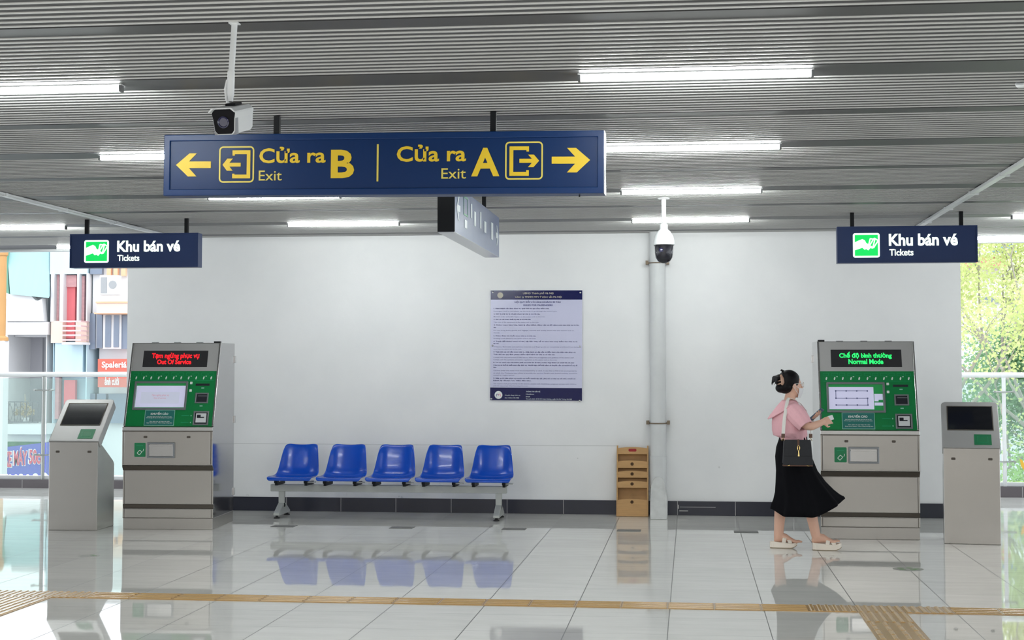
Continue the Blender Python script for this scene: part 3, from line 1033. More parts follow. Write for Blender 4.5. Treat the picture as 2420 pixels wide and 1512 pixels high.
nt(mb, 'giao thông Hà Nội', 278, 455, 1392, 13, 0.02)
mb.build('footer_lettering', M['pale_white'], nb)
for cx_, cz_, r_ in ((200, 1352, 48), (215, 135, 36)):
    mb = MB()
    mb.M = Matrix.Translation(((cx_ - 97) * K, -0.0014, PH - (cz_ - 75) * K)) @ Matrix.Rotation(PI / 2, 4, 'X')
    mb.lathe([(r_ * K, -0.0005), (r_ * K, 0.0006), (0.0005, 0.0006)], n=28)
    lo = mb.build('emblem', M['white_print'] if cz_ > 1000 else M['gold_ink'], nb)
    if cz_ > 1000:
        mb = MB()
        x, z, s = (cx_ - 97) * K, PH - (cz_ - 75) * K, 0.022
        for sg, m_ in ((-1, 0), (1, 1)):
            mb.tube([(x + sg * s * 1.1, -0.003, z - s * 0.7), (x + sg * s * 0.9, -0.003, z + s * 0.4), (x + sg * s * 0.4, -0.003, z + s * 0.5), (x, -0.003, z - s * 0.2)], 0.0035, 8, m_)
        mb.build('emblem_mark', [M['ink'], M['screen_pink']], lo)
for cx_, cz_ in ((125, 98), (1197, 102), (123, 752), (1194, 760), (112, 1400), (1190, 1415)):
    mb = MB()
    mb.M = Matrix.Translation(((cx_ - 97) * K, -0.001, PH - (cz_ - 75) * K)) @ Matrix.Rotation(PI / 2, 4, 'X')
    mb.lathe([(0.0095, 0.0), (0.0095, 0.003), (0.006, 0.006), (0.0005, 0.007)], n=16)
    mb.build('bolt', M['alu'], nb, smooth=True)

# ------------------------------------------------------------------ ticket vending machines
TVW, TVD = 0.875, 0.80
SA, SB = Vector((0, 0.0, 0.98)), Vector((0, 0.26, 1.78))
SLV = (SB - SA).normalized()
SLN = math.hypot(0.26, 0.80)
SLANT = Matrix.Translation(SA) @ Matrix(((1, 0, 0, 0), (0, SLV.z, SLV.y, 0), (0, -SLV.y, SLV.z, 0), (0, 0, 0, 1)))
FRONT = Matrix.Translation((0, -0.04, 0))


def sl(mb=None):
    mb = mb or MB()
    mb.M = SLANT
    return mb


def fr(mb=None):
    mb = mb or MB()
    mb.M = FRONT
    return mb


def ticket_machine(loc, rz, label, msg, led, route_screen):
    t = thing('ticket_machine', label, 'ticket machine', loc, rz, 'ticket vending machines')
    w = TVW
    MB().box(0.004, w - 0.004, 0.004, TVD, 0.0, 0.108).build('plinth', M['steel'], t, bevel=0.003)
    body = [(0.0, 0.109), (0.0, 0.198), (0.035, 0.203), (0.035, 0.236), (0.0, 0.238), (0.0, 0.562), (0.012, 0.568), (-0.034, 0.612), (-0.036, 0.972), (0.0, 0.98), (0.26, 1.78), (TVD, 1.78), (TVD, 0.109)]
    cb = MB().prism_x(body[::-1], 0.0, w).build('cabinet', [M['steel'], M['steel_side']], t, bevel=0.002)
    for k in (0, 1):
        cb.data.polygons[k].material_index = 1
    MB().prism_x([(0.03, 0.201), (0.03, 0.237), (-0.003, 0.237), (0.002, 0.201)][::-1], 0.002, w - 0.002).build('lower_gap', M['steel_dark'], t)
    sm_ = MB()
    for x in (0.014, w - 0.018):
        sm_.box(x, x + 0.004, -0.0012, 0.001, 0.112, 0.196)
        sm_.box(x, x + 0.004, -0.0012, 0.001, 0.24, 0.56)
        sm_.box(x, x + 0.004, -0.0385, -0.034, 0.618, 0.934)
    sm_.box(0.0, w, -0.001, 0.006, 0.1075, 0.1105)
    sm_.box(0.0, w, -0.0395, -0.034, 0.932, 0.937)
    sm_.build('panel_seam', M['steel_dark'], t)
    MB().prism_x([(0.003, 0.566), (-0.033, 0.606), (-0.037, 0.600), (-0.006, 0.560)], 0.002, w - 0.002).build('upper_gap', M['steel_dark'], t)
    MB().box(0.02, w - 0.02, -0.004, 0.0, 0.114, 0.192).build('drawer_panel', M['steel'], t, bevel=0.002)
    MB().box(0.02, w - 0.02, -0.004, 0.0, 0.243, 0.556).build('lower_door', M['steel'], t, bevel=0.002)
    ud = fr().box(0.02, w - 0.02, -0.004, 0.004, 0.622, 0.930).build('upper_door', M['steel'], t, bevel=0.002)
    for x in (0.228, 0.645):
        lk = fr()
        lk.prism_y(lk.rrect(x - 0.017, x + 0.017, 0.869, 0.889, 0.006), -0.008, -0.003)
        lk.build('lock', M['steel_dark'], ud)
    MB().box(0.0, w, -0.043, -0.030, 0.938, 0.974).build('ledge', M['steel_light'], t, bevel=0.003)
    for x0, x1 in ((0.0, 0.018), (w - 0.018, w)):
        sl().box(x0, x1, -0.012, 0.004, 0.0, SLN - 0.004).build('cheek_trim', M['steel_light'], t, bevel=0.003)
    # green fascia with its printed steps
    gf = sl().box(0.019, w - 0.019, -0.004, 0.006, 0.0, 0.552).build('green_fascia', M['green'], t)
    pr = sl()
    for i in range(11):
        x = 0.045 + i * 0.0735
        wd = 0.060 if i % 2 else 0.050
        pr.frame(x, x + wd, 0.508, 0.534, 0.0022, -0.0055, -0.004)
        pr.box(x + 0.022, x + 0.032, -0.0055, -0.004, 0.468, 0.488, 1)
        pr.box(x + 0.026, x + 0.036, -0.0055, -0.004, 0.480, 0.496, 1)
        if i % 2:
            pr.box(x + 0.045, x + 0.058, -0.0055, -0.004, 0.497, 0.502, 1)
    pr.box(0.04, 0.835, -0.0055, -0.004, 0.456, 0.459)
    pr.build('fascia_print', [M['green_line'], M['white_print']], gf)
    sl().box(0.018, w - 0.018, -0.003, 0.004, 0.553, SLN - 0.006).build('header_panel', M['steel_head'], t, bevel=0.002)
    # LED line display
    ld = sl().box(0.121, 0.756, -0.005, 0.004, 0.592, 0.760).build('led_display', M['led_back'], t, bevel=0.002)
    tx = sl()
    tx.text(msg[0], msg[2], msg[3], 0.668, 0.738, -0.0062, 0.030)
    tx.text(msg[1], msg[4], msg[5], 0.620, 0.668, -0.0062, 0.030)
    tx.build('led_lettering', led, ld)
    # touch screen
    bz = sl().frame(0.070, 0.590, 0.158, 0.444, 0.018, -0.020, 0.0, r=0.006).build('screen_bezel', M['steel_grey'], t, bevel=0.002)
    sc = sl()
    if route_screen:
        sc.box(0.088, 0.572, -0.006, -0.004, 0.176, 0.426, 0)
        sc.build('screen', M['screen_green'], bz)
        sc = sl()
        sc.box(0.090, 0.489, -0.0075, -0.006, 0.190, 0.400, 0)
        sc.box(0.494, 0.569, -0.0075, -0.006, 0.280, 0.336, 0)
        sc.box(0.494, 0.530, -0.0075, -0.006, 0.266, 0.280, 0)
        sc.box(0.494, 0.569, -0.0075, -0.006, 0.226, 0.254, 0)
        pages = sc.build('map_panel', M['screen'], bz)
        rt = sl()
        for z in (0.363, 0.293, 0.229):
            rt.box(0.152, 0.434, -0.009, -0.0075, z - 0.0025, z + 0.0025)
            for k in range(4):
                x = 0.152 + 0.094 * k
                rt.box(x - 0.006, x + 0.006, -0.0095, -0.0075, z - 0.007, z + 0.007)
        rt.box(0.150, 0.155, -0.009, -0.0075, 0.293, 0.363)
        rt.box(0.431, 0.436, -0.009, -0.0075, 0.229, 0.293)
        rt.build('route_lines', M['screen_line'], bz)
    else:
        sc.box(0.088, 0.572, -0.006, -0.004, 0.176, 0.426, 0)
        sc.box(0.090, 0.570, -0.0065, -0.006, 0.186, 0.402, 1)
        sc.build('screen', [M['screen_green'], M['screen']], bz)
        sc = sl().box(0.140, 0.515, -0.0075, -0.0065, 0.225, 0.340).build('dialog_panel', M['screen_box'], bz)
        tx = sl()
        tx.text('Tạm ngừng phục vụ', 0.245, 0.412, 0.292, 0.318, -0.0085)
        tx.text('Out of service', 0.268, 0.388, 0.270, 0.286, -0.0085)
        tx.build('screen_lettering', M['screen_pink'], bz)
    # warning paper under the screen
    wp = sl().box(0.200, 0.486, -0.008, -0.004, 0.006, 0.156).build('warning_paper', M['teal_paper'], t, bevel=0.001)
    tx = sl()
    tx.text('KHUYẾN CÁO', 0.255, 0.425, 0.110, 0.142, -0.0092, 0.03)
    for z, a, b, s in ((0.092, 0.225, 0.460, 'Hành khách không nên đưa tiền rách, nhàu nát vào máy'), (0.079, 0.215, 0.468, 'để tránh gây lỗi máy và mất thời gian của quý khách'),
                       (0.042, 0.250, 0.445, 'Xin cảm ơn sự hợp tác của'), (0.027, 0.222, 0.472, 'Quý hành khách. Trân trọng thông báo')):
        tx.text(s, a, b, z - 0.004, z + 0.008, -0.0092, 0.012)
    tx.build('warning_lettering', M['white_print'], wp)
    sl().frame(0.198, 0.488, 0.004, 0.158, 0.004, -0.0085, -0.004).build('paper_border', M['teal_edge'], wp)
    # slots and buttons
    cs = sl().frame(0.671, 0.799, 0.227, 0.330, 0.012, -0.014, -0.002).build('banknote_slot', M['steel_grey'], t, bevel=0.002)
    sl().box(0.683, 0.787, -0.005, -0.003, 0.239, 0.318).box(0.698, 0.785, -0.011, -0.004, 0.296, 0.303, 1).build('banknote_mouth', [M['slot_dark'], M['steel_grey']], cs)
    cn = sl().frame(0.671, 0.820, 0.008, 0.148, 0.014, -0.014, -0.002).build('coin_slot', M['steel_grey'], t, bevel=0.002)
    sl().box(0.685, 0.806, -0.005, -0.003, 0.022, 0.134, 0).box(0.696, 0.796, -0.010, -0.004, 0.036, 0.126, 1).box(0.706, 0.742, -0.0115, -0.009, 0.080, 0.112, 0).box(0.706, 0.776, -0.0115, -0.009, 0.080, 0.090, 0).build('coin_mouth', [M['slot_dark'], M['white_metal']], cn)
    sl().box(0.664, 0.800, -0.008, -0.003, 0.402, 0.424).build('card_slot', M['slot_dark'], t, bevel=0.002)
    for z in (0.418, 0.342):
        sl().box(0.607, 0.630, -0.010, -0.003, z, z + 0.024).build('indicator', M['white_print'], t, bevel=0.002)
    mb = sl()
    for x, z in ((0.735, 0.375), (0.735, 0.196)):
        mb.box(x - 0.014, x + 0.014, -0.0055, -0.004, z, z + 0.010)
    for x, z in ((0.648, 0.098), (0.648, 0.030)):
        mb.box(x - 0.006, x + 0.004, -0.0055, -0.004, z, z + 0.012)
        mb.box(x - 0.095, x - 0.020, -0.0055, -0.004, z + 0.002, z + 0.009, 1)
    mb.build('small_print', [M['teal_edge'], M['green_line']], gf)
    # tap label and ticket tray
    gl = fr()
    gl.prism_y(gl.rrect(0.122, 0.230, 0.690, 0.824, 0.008), -0.0055, -0.003)
    gl = gl.build('tap_label', M['green_label'], ud)
    mk = fr()
    c, d = (0.172, 0.733), 0.023
    pts = [(c[0] + d * x, c[1] + d * z) for x, z in ((-1.0, -0.25), (0.1, 0.95), (1.0, 0.15), (-0.05, -1.05))]
    for k in range(4):
        p, q = Vector(pts[k]), Vector(pts[(k + 1) % 4])
        n = (q - p).normalized()
        n = Vector((-n.y, n.x)) * 0.0028
        mk.prism_y([tuple(p - n), tuple(p + n), tuple(q + n), tuple(q - n)], -0.0068, -0.0055)
    mk.tube([(0.203, -0.0064, 0.742), (0.210, -0.0064, 0.752), (0.211, -0.0064, 0.766)], 0.003, 6)
    mk.box(0.142, 0.205, -0.0068, -0.0055, 0.794, 0.800, 1)
    mk.build('label_mark', [M['white_print'], M['green_line']], gl)
    ty = fr().frame(0.246, 0.514, 0.681, 0.829, 0.016, -0.022, -0.002).build('ticket_tray', M['steel_grey'], t, bevel=0.003)
    tr = fr()
    tr.box(0.262, 0.498, -0.0055, -0.003, 0.697, 0.813)
    tr.box(0.264, 0.496, -0.018, -0.005, 0.790, 0.806)
    tr.build('tray_flap', M['steel_light'], ty, bevel=0.003)
    for sx in (0,) if rz == 0 else (1,):
        for z in (0.30, 1.02, 1.62):
            x = w if sx else 0.0
            MB().box(x - 0.012 if not sx else x - 0.004, x + 0.004 if not sx else x + 0.012, TVD - 0.02, TVD + 0.018, z - 0.035, z + 0.035).build('hinge', M['steel_light'], t, bevel=0.002)
    for x in (0.21, 0.43, 0.65):
        MB().box(x - 0.03, x + 0.03, 0.29, 0.33, 1.779, 1.787).build('top_clip', M['steel_grey'], t)
    MB().box((0.80 if rz else 0.012), (0.86 if rz else 0.07), 0.265, 0.32, 1.78, 1.795).build('top_latch', M['black'], t)
    return t


ticket_machine((-5.387, 14.085, 0), R(3.2), 'steel ticket machine left of the blue seats showing red Out Of Service',
               ('Tạm ngừng phục vụ', 'Out Of Service', 0.205, 0.672, 0.262, 0.598), M['led_red'], False)
ticket_machine((1.162, 14.03, 0), 0.0, 'steel ticket machine the woman faces showing green Normal Mode',
               ('Chế độ bình thường', 'Normal Mode', 0.197, 0.668, 0.278, 0.590), M['led_green'], True)

# ------------------------------------------------------------------ slim card kiosks
GA, GB = Vector((0, 0.0, 0.842)), Vector((0, 0.44, 1.23))
GV = (GB - GA).normalized()
GL = (GB - GA).length
GSL = Matrix.Translation(GA) @ Matrix(((1, 0, 0, 0), (0, GV.z, GV.y, 0), (0, -GV.y, GV.z, 0), (0, 0, 0, 1)))


def card_kiosk(loc, rz, label):
    t = thing('card_kiosk', label, 'kiosk', loc, rz, 'slim card kiosks')
    w = 0.49
    MB().prism_x([(0.0, 0.0), (0.0, 0.835), (0.02, 0.842), (0.14, 0.79), (0.44, 0.63), (0.465, 0.60), (0.465, 0.0)][::-1], 0.008, w - 0.008).build('pedestal', M['steel'], t, bevel=0.004)
    hdm = MB()
    hdm.M = GSL
    pts = hdm.rrect(0.0, w, 0.0, GL, 0.03)
    pts = [(x, max(z, 0.0)) for x, z in pts]
    lo = [(x, z) for x, z in pts]
    hdm.prism_y([(w, 0.0), (w, GL - 0.035), (w - 0.01, GL - 0.012), (w - 0.035, GL), (0.035, GL), (0.01, GL - 0.012), (0.0, GL - 0.035), (0.0, 0.0)], 0.0, 0.085)
    hdm.build('console_head', M['steel_head'], t, bevel=0.005)
    s = MB()
    s.M = GSL
    s.box(0.055, 0.435, -0.003, 0.004, 0.222, 0.520)
    sc = s.build('screen', M['screen_off'], t, bevel=0.003)
    s = MB()
    s.M = GSL
    s.frame(0.048, 0.442, 0.215, 0.527, 0.008, -0.004, 0.002)
    s.build('screen_frame', M['steel_dark'], sc)
    s = MB()
    s.M = GSL
    s.box(0.272, 0.418, -0.003, 0.002, 0.034, 0.162)
    lb = s.build('tap_label', M['green_label'], t)
    s = MB()
    s.M = GSL
    s.frame(0.30, 0.39, 0.06, 0.14, 0.004, -0.004, -0.002, r=0.01)
    s.build('label_mark', M['green_line'], lb)
    for x in (0.092, 0.402):
        lk = MB()
        lk.prism_y(lk.rrect(x - 0.018, x + 0.018, 0.732, 0.752, 0.006), -0.004, 0.002)
        lk.build('lock', M['steel_dark'], t)
    return t


card_kiosk((-6.065, 13.925, 0), R(2), 'slim steel card kiosk left of the Out Of Service machine')
card_kiosk((2.198, 13.787, 0), R(-8), 'slim steel card kiosk right of the Normal Mode machine')

# ------------------------------------------------------------------ floor plates and stickers
pl0 = None
for i, x in enumerate((-4.04, -2.875, -1.79, -0.695, 0.40)):
    names = ('before the left bench leg', 'before the middle of the bench', 'before the right bench leg', 'before the bamboo rack', 'left of the walking woman')
    lab = 'flat dark steel floor plate ' + names[i]
    if pl0 is None:
        pl0 = MB().box(0, 0.225, 0, 0.175, 0.0, 0.003).build('floor_plate', M['plate'], bevel=0.0008)
        o = pl0
    else:
        o = pl0.copy()
        COL.objects.link(o)
    o.location = (x, 14.44, 0.0)
    tag(o, lab, 'floor plate', 'steel floor plates')
for x, y, r_, lab in ((-4.90, 12.08, 0.085, 'small faded oval floor sticker before the left ticket machine'), (1.65, 12.02, 0.115, 'faded oval floor sticker with green print before the right kiosk')):
    t = thing('floor_sticker', lab, 'sticker', (x, y, 0))
    MB().lathe([(r_, 0.0), (r_, 0.0015), (0.001, 0.0016)], n=32).build('sticker_disc', M['sticker'], t)
    mb = MB()
    for k in range(2 if r_ < 0.1 else 5):
        a = k * 1.3
        mb.lathe([(r_ * 0.24, 0.0016), (r_ * 0.22, 0.0022), (0.001, 0.0023)], r_ * 0.55 * math.cos(a), r_ * 0.5 * math.sin(a), 12)
    mb.build('sticker_print', M['sticker_green'], t)

# ------------------------------------------------------------------ tactile paving
TA, TB, TL = 9.865, 10.125, 0.298


def tactile_run(name, label, tiles):
    """tiles: (x0, y0, kind) of 0.298 m tiles; kind x = bars along the run, y = bars across, d = short dashes"""
    t = thing(name, label, 'tactile paving', (0, 0, 0), 0, 'tactile paving runs')
    base, bars = MB(), MB()
    for x0, y0, kind, sy in tiles:
        base.box(x0 + 0.001, x0 + TL - 0.001, y0 + 0.001, y0 + sy - 0.001, 0.0, 0.004)
        if kind == 'x':
            for k in range(4):
                y = y0 + sy * (k + 0.5) / 4
                bars.tube([(x0 + 0.010, y, 0.0035), (x0 + TL - 0.010, y, 0.0035)], 0.017, 12, flat=0.32, ref=(0, 1, 0))
        elif kind == 'y':
            for k in range(6):
                x = x0 + TL * (k + 0.5) / 6
                bars.tube([(x, y0 + 0.004, 0.0035), (x, y0 + sy - 0.004, 0.0035)], 0.0155, 12, flat=0.36, ref=(1, 0, 0))
        else:
            for k in range(4):
                x = x0 + TL * (k + 0.5) / 4
                for a, b in ((0.03, 0.47), (0.53, 0.97)):
                    bars.tube([(x, y0 + sy * a, 0.0035), (x, y0 + sy * b, 0.0035)], 0.0155, 12, flat=0.36, ref=(1, 0, 0))
    base.build('tile_base', M['tactile'], t)
    bars.build('guide_bars', M['tactile_bar'], t, smooth=True)
    return t


main = []
x = 0.742
i = 0
n = 0
xs = [0.742 + TL * k for k in range(-24, 9)]
for k, x in zip(range(-24, 9), xs):
    kind = 'y' if (0 <= k < 3 or k <= -17) else 'x'
    main.append((x, TA, kind, TB - TA))
tactile_run('tactile_paving', 'long tan tactile strip crossing the whole floor before the benches', main)
tactile_run('tactile_paving', 'tan tactile branch turning to the camera at the right end of the strip', [(1.045, 9.49, 'y', 0.373)] + [(1.045, 9.19 - 0.298 * k, 'd', 0.297) for k in range(4)])
tactile_run('tactile_paving', 'grey looking tactile branch turning to the camera at the left picture edge', [(-4.26 - TL * (1 + j), 9.567 - 0.298 * k, 'y', 0.297) for k in range(4) for j in range(2)])


# ------------------------------------------------------------------ glass railings
def railing(name, label, x0, x1, post_x, z0, col):
    t = thing(name, label, 'railing', (0, 18.85, 0), 0, 'glass railings')
    MB().tube([(x0, 0, 1.448), (x1, 0, 1.448)], 0.032, 16).build('handrail', M['rail'], t, smooth=True)
    ps = sorted(post_x)
    for p in ps:
        q = MB().tube([(p, -0.03, z0), (p, -0.03, 1.42)], 0.024, 12).build('post', M[col], t, smooth=True)
        for z in (1.25, 0.42):
            MB().tube([(p - 0.11, -0.055, z), (p - 0.03, -0.06, z - 0.004), (p + 0.03, -0.06, z - 0.004), (p + 0.11, -0.055, z)], 0.009, 8).build('glass_clamp', M['post'], q, smooth=True)
            MB().tube([(p - 0.11, -0.075, z), (p - 0.11, 0.01, z)], 0.013, 8).tube([(p + 0.11, -0.075, z), (p + 0.11, 0.01, z)], 0.013, 8).build('clamp_button', M['post'], q)
    edges = [x0] + ps + [x1]
    for a, b in zip(edges, edges[1:]):
        MB().box(a + 0.03, b - 0.03, -0.006, 0.006, z0 + 0.06, 1.40).build('glass_panel', M['glass'], t)
    MB().box(x0, x1, -0.03, 0.03, z0, z0 + 0.045).build('bottom_rail', M['rail'], t, bevel=0.004)
    return t


railing('glass_railing', 'glass railing with white handrail left of the white wall', -14.0, XL - 0.02, (-12.3, -10.3, -8.27), 0.105, 'post')
rr = railing('glass_railing', 'glass railing with white handrail right of the white wall', XR + 0.02, 11.0, (3.725, 5.8, 7.9), 0.125, 'rail')
stk = thing('glass_sticker', 'small yellow and blue ring sticker on the glass at the right picture edge', 'sticker', (3.99, 18.82, 0.30))
mb = MB()
mb.tube([(-0.085, 0, 0.145), (-0.07, 0, 0.12), (-0.055, 0, 0.07), (-0.03, 0, 0.035), (0.02, 0, 0.02), (0.10, 0, 0.02)], [0.008, 0.016, 0.022, 0.024, 0.022, 0.02], 10, flat=0.12, ref=(0, 0, 1))
mb.build('curl_print', mat('yellow_print', srgb(250, 196, 70), 0.5), stk)
mb = MB()
mb.M = Matrix.Translation((0.05, 0.002, 0.125)) @ Matrix.Rotation(PI / 2, 4, 'X')
mb.lathe([(0.085, 0), (0.085, 0.002), (0.065, 0.0025)], n=28)
mb.lathe([(0.066, 0), (0.066, 0.0032), (0.058, 0.0034), (0.001, 0.0034)], n=28, m=1)
mb.build('ring_print', [M['white_print'], mat('blue_print', srgb(90, 110, 190), 0.5)], stk)

# ------------------------------------------------------------------ the street outside
struct(MB().box(-120, 90, 20.5, 160, -6.6, -6.5).build('ground', mat('asphalt_street', (0.30, 0.30, 0.31), 0.8, noise=0.15, scale=0.5)))

X_ = {
    'white': mat('white_render', (0.72, 0.72, 0.73), 0.8, noise=0.04, scale=0.6),
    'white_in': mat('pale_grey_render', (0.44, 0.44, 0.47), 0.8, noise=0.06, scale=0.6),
    'teal': mat('teal_sheet_metal', srgb(158, 192, 194), 0.6, noise=0.06, scale=0.8, stretch=(6, 1, 0.3)),
    'teal_d': mat('teal_sheet_side', srgb(110, 165, 145), 0.6, noise=0.08, scale=0.8),
    'blue': mat('pale_blue_render', srgb(194, 218, 228), 0.8, noise=0.10, scale=0.9, stretch=(3, 1, 0.5)),
    'cream': mat('cream_render', srgb(228, 205, 192), 0.8, noise=0.06, scale=0.8),
    'peach': mat('peach_render', srgb(235, 185, 150), 0.8, noise=0.06, scale=0.8),
    'orange': mat('orange_painted_column', srgb(196, 150, 96), 0.7, noise=0.10, scale=1.2),
    'red': mat('red_painted_wood', srgb(218, 112, 118), 0.6, noise=0.12, scale=1.5, stretch=(3, 1, 0.6)),
    'maroon': mat('faded_red_shutter', srgb(204, 156, 158), 0.7, noise=0.25, scale=3, stretch=(1, 1, 3)),
    'glass': mat('grey_blue_window_glass', srgb(120, 132, 150), 0.25, noise=0.15, scale=1.0, stretch=(4, 1, 1)),
    'iron': mat('grey_iron_rail', srgb(110, 112, 116), 0.6),
    'rail': mat('pale_pink_rail', srgb(226, 190, 190), 0.6),
    'sign_red': mat('red_shop_sign', srgb(212, 104, 88), 0.6, noise=0.06),
    'sign_blue': mat('blue_shop_banner', srgb(96, 102, 184), 0.6, noise=0.06),
    'sign_white': mat('white_sign_letters', (0.85, 0.85, 0.86), 0.6),
    'sign_pink': mat('red_sign_letters', srgb(214, 90, 112), 0.6),
    'ac': mat('air_conditioner_white', (0.66, 0.66, 0.66), 0.6, noise=0.04),
    'ac_d': mat('air_conditioner_grille', (0.34, 0.35, 0.36), 0.6),
    'green': mat('dark_green_plants', srgb(90, 130, 100), 0.8, noise=0.4, scale=3),
    'brown': mat('dry_plant', srgb(176, 160, 130), 0.8, noise=0.3, scale=3),
    'tarp': mat('blue_tarpaulin', srgb(80, 140, 215), 0.7, noise=0.1),
    'rose': mat('pink_red_awning', srgb(214, 110, 120), 0.7, noise=0.1),
}


class OB:
    """builds parts of one house, measured in the photograph at the real distance Y of its front"""

    def __init__(self, name, label, Y, px, cat='building'):
        o = at(px, 867, Y)
        self.Y, self.o = Y, Vector((o.x, Y, -6.5))
        self.t = thing(name, label, cat, self.o)

    def xz(self, px, py, dy=0.0):
        p = at(px, py, self.Y + dy) - self.o
        return p.x, p.z

    def rect(self, x0, y0, x1, y1, d0, d1, mb=None, m=0):
        k = 0 if d1 - d0 > 3 else d0      # wall blocks keep their front line
        a, b = self.xz(x0, y1, k), self.xz(x1, y0, k)
        return (mb or MB()).box(a[0], b[0], d0, d1, a[1], b[1], m)


# white house with a teal metal awning
h = OB('shop_house', 'white house with teal metal awning and iron balcony seen at the far left', 60, 60)
a, b = h.xz(2, 700), h.xz(112, 560)
zt = b[1]
mb = h.rect(8, 705, 20, 1400, 0.0, 6.0)
h.rect(101, 760, 112, 1400, 0.0, 6.0, mb)
h.rect(20, 560, 101, 795, 0.6, 6.0, mb)
h.rect(7, 760.5, 113, 791, -0.3, 0.55, mb)
h.rect(20, 1000, 101, 1400, 0.0, 6.0, mb)
mb.build('walls', X_['white'], h.t)
h.rect(20, 795, 101, 1000, 2.2, 2.4).build('recess_wall', X_['white_in'], h.t)
mb = MB()
pts = [h.xz(px, py) for px, py in ((8, 760), (8, 712), (17, 712), (17, 722), (27, 700), (38, 692), (56, 686), (72, 692), (84, 702), (92, 710), (98, 711), (108, 706), (112, 760))]
mb.prism_y(pts, -0.35, 0.0)
mb.build('parapet', X_['white'], h.t)
mb = MB()
q = [h.xz(16, 583, 0.3), h.xz(115.5, 583, 0.3), h.xz(115.5, 704, -0.5), h.xz(24, 695, -0.5)]
mb.add([(q[0][0], 0.3, q[0][1]), (q[1][0], 0.3, q[1][1]), (q[2][0], -0.5, q[2][1]), (q[3][0], -0.5, q[3][1]), (q[0][0], 0.4, q[0][1] + 0.1), (q[1][0], 0.4, q[1][1] + 0.1), (q[2][0], -0.4, q[2][1] + 0.1), (q[3][0], -0.4, q[3][1] + 0.1)],
       [(0, 3, 2, 1), (4, 5, 6, 7), (0, 1, 5, 4), (1, 2, 6, 5), (2, 3, 7, 6), (3, 0, 4, 7)])
aw = mb.build('awning', X_['teal'], h.t)
mb = MB()
q = [h.xz(12, 583), h.xz(17, 583), h.xz(24, 695), h.xz(12, 690)]
mb.prism_y(q, -0.1, 0.9)
mb.build('awning_side', X_['teal_d'], aw)
mb = h.rect(4, 1002, 108, 1026, -1.0, 0.2)
h.rect(4, 1026, 108, 1044, -0.6, 0.2, mb)
mb.build('balcony_slab', X_['white'], h.t)
br = h.rect(5, 948, 90, 951, -0.95, -0.90)
h.rect(5, 996, 90, 999, -0.95, -0.90, br)
for px in range(5, 92, 14):
    h.rect(px, 948, px + 1.2, 999, -0.95, -0.90, br)
for px in range(5, 76, 14):
    for s in (0, 1):
        p0, p1 = h.xz(px + 14 * s, 951), h.xz(px + 14 - 14 * s, 996)
        br.tube([(p0[0], -0.92, p0[1]), (p1[0], -0.92, p1[1])], 0.015, 6)
br.build('balcony_rail', X_['iron'], h.t)
h.rect(4, 1044, 94, 1056, -0.7, -0.3).build('planter', X_['green'], h.t)
p = tag(MB().box(-0.30, 0.30, -0.28, 0.28, 0, 0.9).build('air_conditioner', X_['ac'], bevel=0.03), 'white air conditioner box on the balcony of the far left white house', 'air conditioner')
c = at(8, 1002, 59.4)
p.location = (c.x, 59.4, c.z + 0.02)
ps = thing('potted_shrub', 'dry looking potted shrub on the balcony of the far left white house', 'plant', at(58, 1001, 59.55))
MB().lathe([(0.13, 0), (0.18, 0.25), (0.15, 0.25)], n=14).build('pot', X_['white'], ps)
mb = MB()
rnd = random.Random(3)
for k in range(150):
    a, r_ = rnd.uniform(0, 2 * PI), 0.42 * math.sqrt(rnd.random())
    z = 0.25 + 0.75 * (1 - r_ / 0.5) * rnd.random() + 0.1
    c = Vector((r_ * math.cos(a), r_ * math.sin(a), z))
    u = Vector((rnd.uniform(-1, 1), rnd.uniform(-1, 1), rnd.uniform(-1, 1))).normalized() * 0.07
    w = u.orthogonal().normalized() * 0.03
    mb.add([c - u, c + w, c + u, c - w], [(0, 1, 2, 3)])
mb.tube([(0, 0, 0.2), (0.02, 0, 0.8), (0.0, 0, 1.2)], [0.03, 0.02, 0.01], 6)
mb.build('foliage', X_['brown'], ps)
sb = OB('shop_banner', 'blue banner with red motorbike lettering under the far left balcony', 58.8, 60, 'sign')
sb.o.z = at(60, 1134, 58.8).z
sb.t.location = sb.o
q = [sb.xz(4, 1132), sb.xz(113, 1132), sb.xz(113, 1045), sb.xz(5, 1057)]
MB().prism_y(q, 0, 0.15).build('banner', X_['sign_blue'], sb.t)
mb, mo = MB(), MB()
for s, x0, x1, y0, y1, y2 in (('XE', 9, 28, 1067, 1103, 0), ('MÁY', 33, 65, 1057, 1099, 0), ('50cc', 69, 104, 1062, 1096, 0)):
    a, b = sb.xz(x0, y1), sb.xz(x1, y0)
    vs, fs = text_geo(s, 0.03)
    mb.text(s, a[0], b[0], a[1], b[1], -0.03, 0.03)
    mo.text(s, a[0] - 0.05, b[0] + 0.03, a[1] - 0.03, b[1] + 0.03, -0.015, 0.06)
mb.build('banner_lettering', X_['sign_pink'], sb.t)
mo.build('lettering_outline', X_['sign_white'], sb.t)
mb = MB()
for px, r_ in ((14, 8), (24, 6), (38, 6), (50, 7), (66, 6), (84, 8), (106, 9)):
    a = sb.xz(px, 1128)
    mb.prism_y([(a[0] + r_ * 0.016 * math.cos(k * PI / 8), a[1] + r_ * 0.022 * math.sin(k * PI / 8)) for k in range(16)], -0.03, -0.01)
mb.build('white_print', X_['sign_white'], sb.t)

